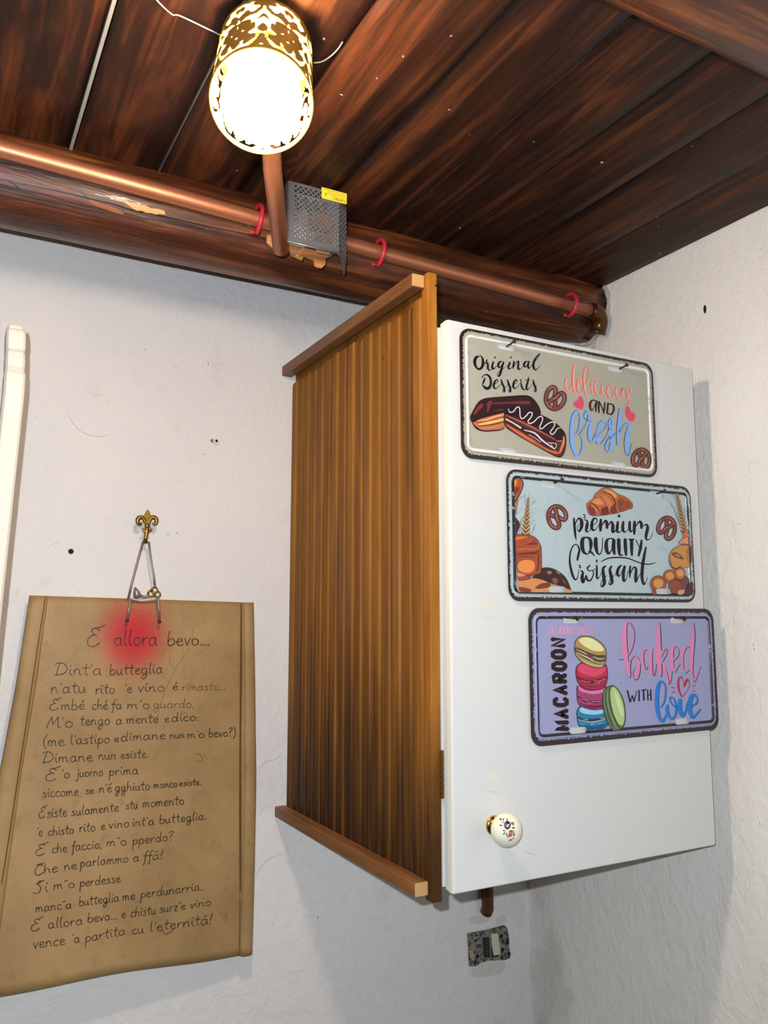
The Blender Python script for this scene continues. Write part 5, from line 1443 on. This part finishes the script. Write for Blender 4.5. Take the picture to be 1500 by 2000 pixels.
# red plastic clips round the pipe
def clip(px, py, label):
    best = min(((onY(px, py, -0.222) - pipe_pt(x / 500)).length, x / 500) for x in range(0, 380))
    p = pipe_pt(best[1])
    bm = new_bm()
    pts = []
    for k in range(13):
        a = math.radians(118 - 235 * k / 12)
        pts.append(p + Vector((0.001 * math.sin(a * 2), -math.cos(a) * (PR * S + 0.0040) * 1.12, math.sin(a) * (PR * S + 0.0045) * 1.18)))
    add_tube(bm, pts, [0.0016] + [0.0030] * 11 + [0.0022], 10)
    add_lathe(bm, pts[-1] + Vector((-0.002, -0.001, 0)), Vector((-1, -.2, -.15)), [(0, .0026), (.006, .0022), (.007, .0012)], 10)
    o = obj('pipe_clip', bm, M['red_plastic'], origin=p, smooth=True)
    set_tag(o, label, 'clip')
clip(512, 425, 'red plastic clip round the copper pipe just left of the lamp arm')
clip(750, 507, 'red plastic clip round the copper pipe above the top of the slatted side')
clip(1127, 600, 'red plastic clip round the pipe near its right end over the white door')

# ---------------------------------------------------------------- lamp
ML = onY(511, 201, -0.50)
AX = Vector((-.21, -.52, -.80)).normalized()      # the way the mouth faces
RL = 0.0347 * S
LL = 0.118
lamp = thing('spot_lamp', ML - AX * LL, 'lit gold lamp with a pierced cylindrical shade under the ceiling', 'lamp')
u_, v_ = frame_for(AX)
bm = new_bm()
NU, NL = 208, 60
def pat(a, h):
    # scrolling arabesque, mirrored about each motif axis
    m_ = 6
    p = abs(((a / (2 * math.pi) * m_) % 1) - .5) * 2     # 0..1 mirrored
    y = h * 3.2
    f = math.sin(p * 5.2 + 2.2 * math.sin(y * 3.1)) * math.cos(y * 5.0 + 2.6 * math.sin(p * 3.0)) + 0.35 * math.sin(p * 13 + y * 9)
    return f
grid = []
for j in range(NL + 1):
    h = j / NL
    grid.append([bm.verts.new(ML - AX * (LL * h) + (u_ * math.cos(t) + v_ * math.sin(t)) * RL) for t in [2 * math.pi * k / NU for k in range(NU)]])
for j in range(NL):
    h = (j + .5) / NL
    for k in range(NU):
        a = 2 * math.pi * (k + .5) / NU
        if 0.05 < h < 0.93 and pat(a, h) > 0.22: continue
        f = bm.faces.new((grid[j][k], grid[j][(k + 1) % NU], grid[j + 1][(k + 1) % NU], grid[j + 1][k])); f.smooth = True
bmesh.ops.delete(bm, geom=[v for v in bm.verts if not v.link_faces], context='VERTS')
shade = obj('shade', bm, M['gold'], lamp)
sol = shade.modifiers.new('thickness', 'SOLIDIFY'); sol.thickness = 0.0008; sol.offset = 0
bm = new_bm()
pts = [ML + (u_ * math.cos(t) + v_ * math.sin(t)) * RL for t in [2 * math.pi * k / 64 for k in range(65)]]
add_tube(bm, pts, 0.0012, 8, caps=False); obj('rim', bm, M['gold'], lamp)
bm = new_bm()
add_lathe(bm, ML - AX * LL, -AX, [(-0.001, RL), (0.0, RL), (0.001, RL * .9), (0.004, RL * .3), (0.010, RL * .2)], 40)
obj('back_cap', bm, M['gold'], lamp)
bm = new_bm()
BC = ML - AX * 0.004
add_lathe(bm, BC, AX, [(0.0330 * math.sin(a), 0.0330 * math.cos(a)) for a in [math.pi * (-.42 + .92 * k / 16) for k in range(17)]], 32, cap0=True, cap1=False)
add_lathe(bm, BC, -AX, [(0.029, .014), (0.06, .013)], 20)
obj('bulb', bm, M['bulb'], lamp)
bm = new_bm(); add_lathe(bm, BC, -AX, [(0.060, .0135), (0.062, .016), (LL - 0.006, .016)], 20)
obj('socket', bm, M['white_paint'], lamp)
# copper arm from the beam to the back of the shade
P0 = onY(549, 487, -0.238)
bend = onY(532, 330, -0.345)
P1 = ML - AX * (LL + 0.008)
bm = new_bm()
path = [tuple(P0), tuple(bend)] + smooth_path([tuple(bend.lerp(P1, .15)), tuple(bend.lerp(P1, .6) + Vector((0, 0, -0.002))), tuple(P1)], 6)
add_tube(bm, path, PR * S * 1.0, 20)
obj('arm', bm, M['copper'], lamp, label='copper tube arm')

# plywood bracket pieces behind arm and power supply
ply = thing('plywood_bracket', onY(600, 480, -0.206), 'cut plywood bracket under the perforated metal box on the beam', 'bracket')
def plate(bm, pts, Yf, th):
    P_ = [onY(x, y, Yf) for x, y in pts]
    a = [bm.verts.new(p) for p in P_]; b = [bm.verts.new(p + Vector((0, th, 0))) for p in P_]
    for t_ in tessellate_polygon([P_]):
        bm.faces.new([a[i] for i in t_]); bm.faces.new([b[i] for i in t_][::-1])
    n = len(a)
    for k in range(n): bm.faces.new((a[k], b[k], b[(k + 1) % n], a[(k + 1) % n]))
    bmesh.ops.recalc_face_normals(bm, faces=bm.faces)
ik = Crop(500, 320, 6.818)
bm = new_bm(); plate(bm, [ik(p) for p in [(150, 950), (230, 930), (260, 850), (420, 850), (420, 1140), (270, 1145), (200, 1090), (150, 1040)]], -0.2270, 0.003)
obj('board', bm, M['ply'], ply)
bm = new_bm(); plate(bm, [ik(p) for p in [(350, 320), (420, 240), (440, 1000), (1060, 1150), (1010, 1215), (930, 1260), (925, 1340), (880, 1385), (830, 1375), (785, 1345), (780, 1280), (640, 1225), (615, 1280), (470, 1210), (460, 1140), (430, 1100), (405, 900), (395, 600), (375, 500), (380, 380)]], -0.2300, 0.0035)
obj('board', bm, M['ply'], ply)
bm = new_bm(); add_box(bm, onY(*ik((600, 1160)), -0.2312) + Vector((-.0016, 0, -.010)), onY(*ik((600, 1160)), -0.2312) + Vector((.0016, .002, .010)), rot=Matrix.Rotation(math.radians(38), 4, 'Y'))
obj('splinter', bm, M['ply'], ply)

# perforated power supply
psu = thing('power_supply', onY(620, 500, -0.235), 'perforated metal power supply box with a yellow caution label', 'power supply')
A_ = onY(563, 352, -0.262); B_ = onY(566, 470, -0.262); C_ = onY(664, 494, -0.262); D_ = onY(661, 376, -0.262)
x0, x1 = (A_.x + B_.x) / 2, (C_.x + D_.x) / 2
zt0, zb0 = A_.z, B_.z
def sheet(bm, org, ux, uz, nx, nz, holes=lambda i, j: True):
    """perforated sheet, staggered octagonal holes"""
    for j in range(nz):
        for i in range(nx):
            o_ = org + ux * (i) + uz * (j)
            cc = o_ + ux * .5 + uz * .5
            if not holes(i, j) or (i + j) % 2:
                vs = [bm.verts.new(p) for p in (o_, o_ + ux, o_ + ux + uz, o_ + uz)]
                bm.faces.new(vs); continue
            outer = []
            for sx_, sz_ in ((1, 0), (1, 1), (0, 1), (-1, 1), (-1, 0), (-1, -1), (0, -1), (1, -1)):
                outer.append(bm.verts.new(cc + ux * .5 * sx_ + uz * .5 * sz_))
            inner = [bm.verts.new(cc + (ux * math.cos(math.pi / 4 * k) + uz * math.sin(math.pi / 4 * k)) * .46) for k in range(8)]
            for k in range(8): bm.faces.new((outer[k], outer[(k + 1) % 8], inner[(k + 1) % 8], inner[k]))
    bmesh.ops.remove_doubles(bm, verts=bm.verts, dist=1e-6)
bm = new_bm()
nx, nz = 20, 24
yf = -0.262 * S
wx = (x1 - x0) / nx; hz = (zt0 - zb0) / nz
sheet(bm, Vector((x0, yf, zb0)), Vector((wx, 0, 0)), Vector((0, 0, hz)), nx, nz, lambda i, j: 1 < i and 1 < j and not (i > 12 and j > nz - 6) and j < nz - 1)
fs = Vector((x1, yf, zb0 - 0.004))
sx_dir = Vector((0.7, 0.7, 0)).normalized() * 0.0034
sheet(bm, fs, sx_dir, Vector((0, 0, (zt0 - zb0 + 0.004 - 0.004) / nz)), 8, nz, lambda i, j: j > 2 and i > 0 and j < nz - 2)
cover = obj('mesh_cover', bm, M['steel_dark'], psu)
sol = cover.modifiers.new('thickness', 'SOLIDIFY'); sol.thickness = 0.0008; sol.offset = -1
bm = new_bm()
add_box(bm, Vector((x0 - 0.001, yf + 0.001, zb0 - 0.001)), Vector((x0, yf + 0.034, zt0)))
add_tube(bm, [Vector((x0 - .001, yf + .001, zb0 - .001)), Vector((x1 + .002, yf + .001, zb0 - .001))], 0.0015, 8)
# bent ear at the lower right
e0 = Vector((x1 + 0.004, yf + 0.004, zb0))
vs = [bm.verts.new(p) for p in (e0, e0 + Vector((.015, .016, 0.002)), e0 + Vector((.013, .014, -.016)), e0 + Vector((.009, .010, -.022)), e0 + Vector((.001, 0.001, -.008)))]
bm.faces.new(vs)
obj('case', bm, M['steel_dark'], psu)
bm = new_bm()
add_box(bm, Vector((x0, yf + 0.024, zb0 + .010)), Vector((x1 + 0.014, yf + 0.0255, zt0)))
obj('back_plate', bm, flat(214, 206, 198, .5), psu)
bm = new_bm()
add_box(bm, Vector((x0 + .004, yf + .012, zb0 + .006)), Vector((x0 + .030, yf + .023, zb0 + .030)), bevel=.002)
obj('transformer', bm, flat(224, 226, 230, .4), psu)
bm = new_bm()
add_box(bm, Vector((x0 + .034, yf + .010, zb0 + .030)), Vector((x1 - .004, yf + .023, zb0 + .052)), bevel=.002)
add_box(bm, Vector((x1 - .022, yf + .016, zb0 + .003)), Vector((x1 - .003, yf + .023, zb0 + .026)), bevel=.002)
obj('coil', bm, M['ply'], psu, label='copper-coloured winding seen through the holes')
bm = new_bm()
for q in range(4):
    add_lathe(bm, Vector((x0 + .010 + q * .013, yf + .022, zb0 + .058)), Vector((0, -1, 0)), [(0, .0055), (.014, .0055), (.0145, .004)], 14)
obj('capacitor', bm, M['steel'], psu)
yl = (yf - 0.0006) / S
bm = new_bm()
LQ = [(628.5, 364.5), (677.5, 379), (677, 399.5), (628, 386.5)]
Q = [onY(x, y, yl) for x, y in LQ]
# keep it a true rectangle on the sheet
lx0, lx1 = (Q[0].x + Q[3].x) / 2, (Q[1].x + Q[2].x) / 2
lz1, lz0 = (Q[0].z + Q[1].z) / 2, (Q[2].z + Q[3].z) / 2
vs = [bm.verts.new(Vector((x, yl * S, z))) for x, z in ((lx0, lz0), (lx1, lz0), (lx1, lz1), (lx0, lz1))]
bm.faces.new(vs)
lab = obj('caution_label', bm, flat(232, 206, 58, 0.4), psu, label='yellow caution label stuck upside down')
lh = lambda px, py: (onY(px, py, yl), Vector((0, -1, 0)))
lk = Crop(620, 350, 18.75)
d = Decal(lh, 'label_print', 0.0001)
d.poly(lk, (40, 36, 20), [(330, 460), (270, 540), (310, 545), (255, 635), (350, 540), (305, 530)], smooth=False)
# CAUTION ! upside down: the text runs right to left
caps_text(d, 'CAUTION !', lk((1010, 790)), (-2.35, -.70), (0, 4.2), (52, 44, 22), 0.75, adv=1.42)
d.strokes(lk, (150, 128, 40), [[(400, 470 + 0), (1000, 640)], [(400, 505), (1000, 675)], [(400, 545), (900, 688)], [(560, 630), (1000, 750)]], w=9, smooth=False)
d.strokes(lk, (120, 100, 36), [[(210, 350), (800, 510)], [(820, 520), (1000, 590)]], w=14, smooth=False)
d.build(lab)

# thin cables on the planks
def cable(pts, label):
    P_ = [onZ(x, y, ZC - 0.004) for x, y in pts]
    bm = new_bm(); add_tube(bm, smooth_path([tuple(p) for p in P_], 6), 0.0007, 8)
    set_tag(obj('thin_cable', bm, M['cable'], origin=P_[0]), label, 'cable')
cable([(285, -30), (306, 0), (336, 28), (352, 31), (415, 61), (432, 70)], 'thin pale cable running to the lamp from the top left')
cable([(596, 121), (622, 122), (640, 114), (658, 98), (669, 82)], 'thin pale curved cable right of the gold lamp')

# ---------------------------------------------------------------- switch with its plate off
sk = Crop(900, 1790, 12.5)
sw = thing('light_switch', onY(957, 1850, 0), 'old light switch without its cover below the cabinet', 'switch')
mm = mat('corroded_frame', srgb(120, 116, 108), 0.8); g = G(mm); c = g.coord()
colr = g.ramp(g.noise(c, 160, 3, 0.6), [(0.34, srgb(34, 26, 22)), (0.46, srgb(96, 90, 82)), (0.56, srgb(134, 130, 120)), (0.64, srgb(150, 140, 110)), (0.7, srgb(80, 40, 36))], 'LINEAR')
g.out(colr, g.bump(g.noise(c, 200, 3, 0.6), 0.8, 0.002))
bm = new_bm()
plate(bm, [sk(p) for p in [(180, 420), (600, 350), (860, 280), (1080, 225), (1140, 290), (1180, 520), (1190, 780), (1218, 900), (1200, 1020), (1060, 1070), (700, 1080), (480, 1140), (420, 1190), (300, 1225), (225, 1215), (205, 800)]], -0.0028, 0.0032)
frame = obj('mounting_frame', bm, mm, sw)
def swbox(name, q, Yf, m_, th=0.003, label=None):
    bm = new_bm(); plate(bm, [sk(p) for p in q], Yf, th); return obj(name, bm, m_, frame, label=label)
swbox('module', [(515, 440), (650, 430), (700, 480), (930, 400), (985, 1000), (560, 1040)], -0.0042, flat(128, 122, 116, 0.6), 0.002)
swbox('blank_insert', [(540, 520), (690, 505), (722, 1000), (575, 1008)], -0.0052, M['black'], 0.0014)
swbox('rocker', [(745, 430), (905, 415), (960, 800), (955, 930), (810, 955), (760, 700)], -0.0068, mat('ivory_rocker', srgb(200, 196, 168), 0.4), 0.0028)
swbox('rocker_gap', [(735, 520), (770, 640), (815, 800), (800, 960), (925, 935), (930, 970), (760, 1005)], -0.0054, M['hole'], 0.001)
d = Decal(lambda px, py: (onY(px, py, -0.0052), Vector((0, -1, 0))), 'worn_mark', 0.0002)
for q in ([(600, 580, 14), (620, 550, 18), (645, 600, 10)], [(610, 640, 12), (640, 640, 14), (630, 690, 10)], [(605, 740, 16), (640, 735, 14)], [(600, 845, 20), (695, 838, 20)], [(640, 890, 22), (660, 950, 18)]):
    d.stroke(sk, (74, 76, 84), q)
d.build(frame)
bm = new_bm()
for px_, py_, r_ in ((385, 460, .0022), (365, 590, .0026), (400, 970, .0034), (350, 1120, .0030), (990, 480, .0034), (1015, 640, .0018), (1025, 820, .0030), (1150, 640, .0028), (1180, 920, .0032), (1000, 1000, .0030)):
    add_lathe(bm, onY(*sk((px_, py_)), -0.0028), Vector((0, -1, 0)), [(0, r_), (.0003, r_ * .9)], 9)
obj('screw_hole', bm, M['hole'], frame)['kind'] = 'stuff'
bm = new_bm()
plate(bm, [sk(p) for p in [(215, 830), (290, 820), (330, 960), (300, 1090), (240, 1020)]], -0.0042, 0.0016)
obj('brass_tab', bm, flat(168, 150, 104, .5), frame)

# filler smears around the switch, scratches and holes in the plaster
wh = lambda px, py: (onY(px, py, 0), Vector((0, -1, 0)))
ws_ = Crop(840, 1560, 5.404)
def smear(name, parent, hit_, crop, col, q, label=None, k=.0004):
    d_ = Decal(hit_, name, k); d_.poly(crop, col, q); return d_.build(parent, label=label)
M['smear_l'] = plaster('filler_light', 0.8, srgb(216, 213, 208), srgb(222, 219, 213))
M['smear_d'] = plaster('filler_dark', 0.9, srgb(202, 201, 192), srgb(210, 207, 199))
M['smear_c'] = plaster('filler_cream', 0.8, srgb(204, 198, 186), srgb(214, 208, 198))
for m_, q in ((M['smear_d'], [(430, 1260), (480, 1225), (540, 1240), (600, 1215), (640, 1240), (600, 1300), (520, 1320), (420, 1310)]), (M['smear_c'], [(690, 1270), (730, 1230), (790, 1225), (800, 1300), (750, 1330), (690, 1330)]),
             (M['smear_l'], [(640, 1000), (860, 960), (960, 1060), (1010, 1180), (940, 1400), (880, 1300), (820, 1200), (640, 1210), (610, 1120)]),
             (M['smear_c'], [(450, 1800), (560, 1740), (700, 1720), (800, 1740), (760, 1830), (640, 1870), (480, 1880), (440, 1850)])):
    smear('filler_patch', wall_back, wh, ws_, m_, q)
d = Decal(wh, 'crack', 0.0003)
d.strokes(ic, (190, 184, 176), [[(132, 802, .6), (138, 820, 1.4), (152, 838, 1.6), (172, 849, 1.4), (196, 853, 1.4), (215, 848, .6)], [(180, 776, .5), (192, 771, 1.2), (206, 772, .5)], [(88, 1072, .6), (104, 1063, 1.2), (118, 1057, .8)],
     [(505, 1500, .6), (520, 1488, 1.6), (540, 1482, 1.0), (552, 1470, .6)], [(500, 1712, .8), (512, 1690, 1.4), (530, 1676, 1.4), (555, 1668, .8)], [(330, 720, .6), (345, 716, 1), (352, 722, .6)], [(395, 886, 1), (402, 888, 1.6)]])
d.strokes(ic, (120, 112, 104), [[(327, 1043, 1.6), (329, 1045, 1.2)], [(344, 1040, 1.8), (347, 1042, 1.2)], [(406, 708, 1.6), (407, 712, 1.4)], [(620, 1790, 1.6), (621, 1793, 1.6)]], smooth=False)
d.build(wall_back)['kind'] = 'stuff'
def hole(px, py, r_, X=None, parent=wall_back, m_=None, flat_=False):
    bm = new_bm()
    if X is None:
        p = onY(px, py, 0); add_lathe(bm, p + Vector((0, .0005, 0)), Vector((0, -1, 0)), [(0, r_), (.0010, r_), (.0011, r_ * .6)], 14)
    else:
        p = onX(px, py, X)
        add_lathe(bm, p + Vector((.0005, 0, 0)), Vector((-1, 0, 0)), [(0, r_), (.0010, r_), (.0011, r_ * .6)], 14)
        if flat_: bmesh.ops.scale(bm, vec=(1, 0.8, 2.0), verts=bm.verts, space=Matrix.Translation(-p))
    return obj('drill_hole', bm, m_ or M['hole'], parent)
hole(138.5, 1077, 0.0036)
hole(1377, 604, 0.0030, XR, wall_right, None, True)
bm = new_bm(); p = onY(421.5, 862, 0)
add_lathe(bm, p, Vector((.05, -1, 0)), [(-.001, .0046), (.004, .0050), (.0046, .0044), (.0040, .0022), (.001, .0020)], 20)
plug = obj('wall_plug', bm, flat(226, 228, 214, .4), origin=p)
set_tag(plug, 'small white plastic wall plug in the bare wall left of the cabinet', 'wall plug')
bm = new_bm(); add_lathe(bm, p + Vector((0, -.0032, 0)), Vector((0, -1, 0)), [(0, .0024), (.0004, .0023)], 14); obj('bore', bm, M['hole'], plug)
bm = new_bm(); p = onY(414.5, 861, 0); add_lathe(bm, p, Vector((0, -1, 0)), [(0, .003), (.0004, .0028)], 10); obj('chip', bm, flat(120, 114, 108, .9), wall_back)
# tiny screw near the first clip and the splintered pale patch on the beam
bm = new_bm(); p = onY(487, 441, -0.203); add_lathe(bm, p, Vector((0, -1, -.3)), [(-.004, .0012), (0, .0024), (.001, .0022)], 8)
set_tag(obj('small_screw', bm, M['steel'], origin=p), 'tiny shiny screw in the beam below the left red clip', 'screw')
bh = bvh_hit([beam])
bk = Crop(0, 250, 2.885)
d = Decal(bh, 'bare_patch', 0.0006, 0.00005)
d.poly(bk, flat(196, 150, 84, .35), [(640, 396), (690, 400), (720, 410), (730, 418), (770, 424), (800, 436), (812, 434), (850, 452), (890, 456), (925, 466), (932, 488), (900, 484), (880, 488), (850, 480), (820, 478), (800, 466), (770, 466), (750, 456), (728, 440), (700, 420), (670, 410)], smooth=False)
d.poly(bk, flat(140, 84, 46, .4), [(500, 402), (560, 422), (650, 450), (700, 486), (640, 474), (560, 446), (515, 424)])
d.build(beam, label='pale splintered patches')
d = Decal(bh, 'drying_crack', 0.0005, 0.00005)
d.strokes(bk, (18, 9, 7), [[(90, 305, 2), (250, 340, 4), (430, 380, 5), (620, 425, 6), (760, 465, 8), (930, 500, 7), (1150, 550, 5), (1350, 590, 4), (1500, 625, 4)], [(0, 290, 3), (60, 300, 6), (120, 350, 8), (200, 380, 3)], [(440, 340, 2), (500, 400, 6), (540, 415, 2)]])
d.build(beam)
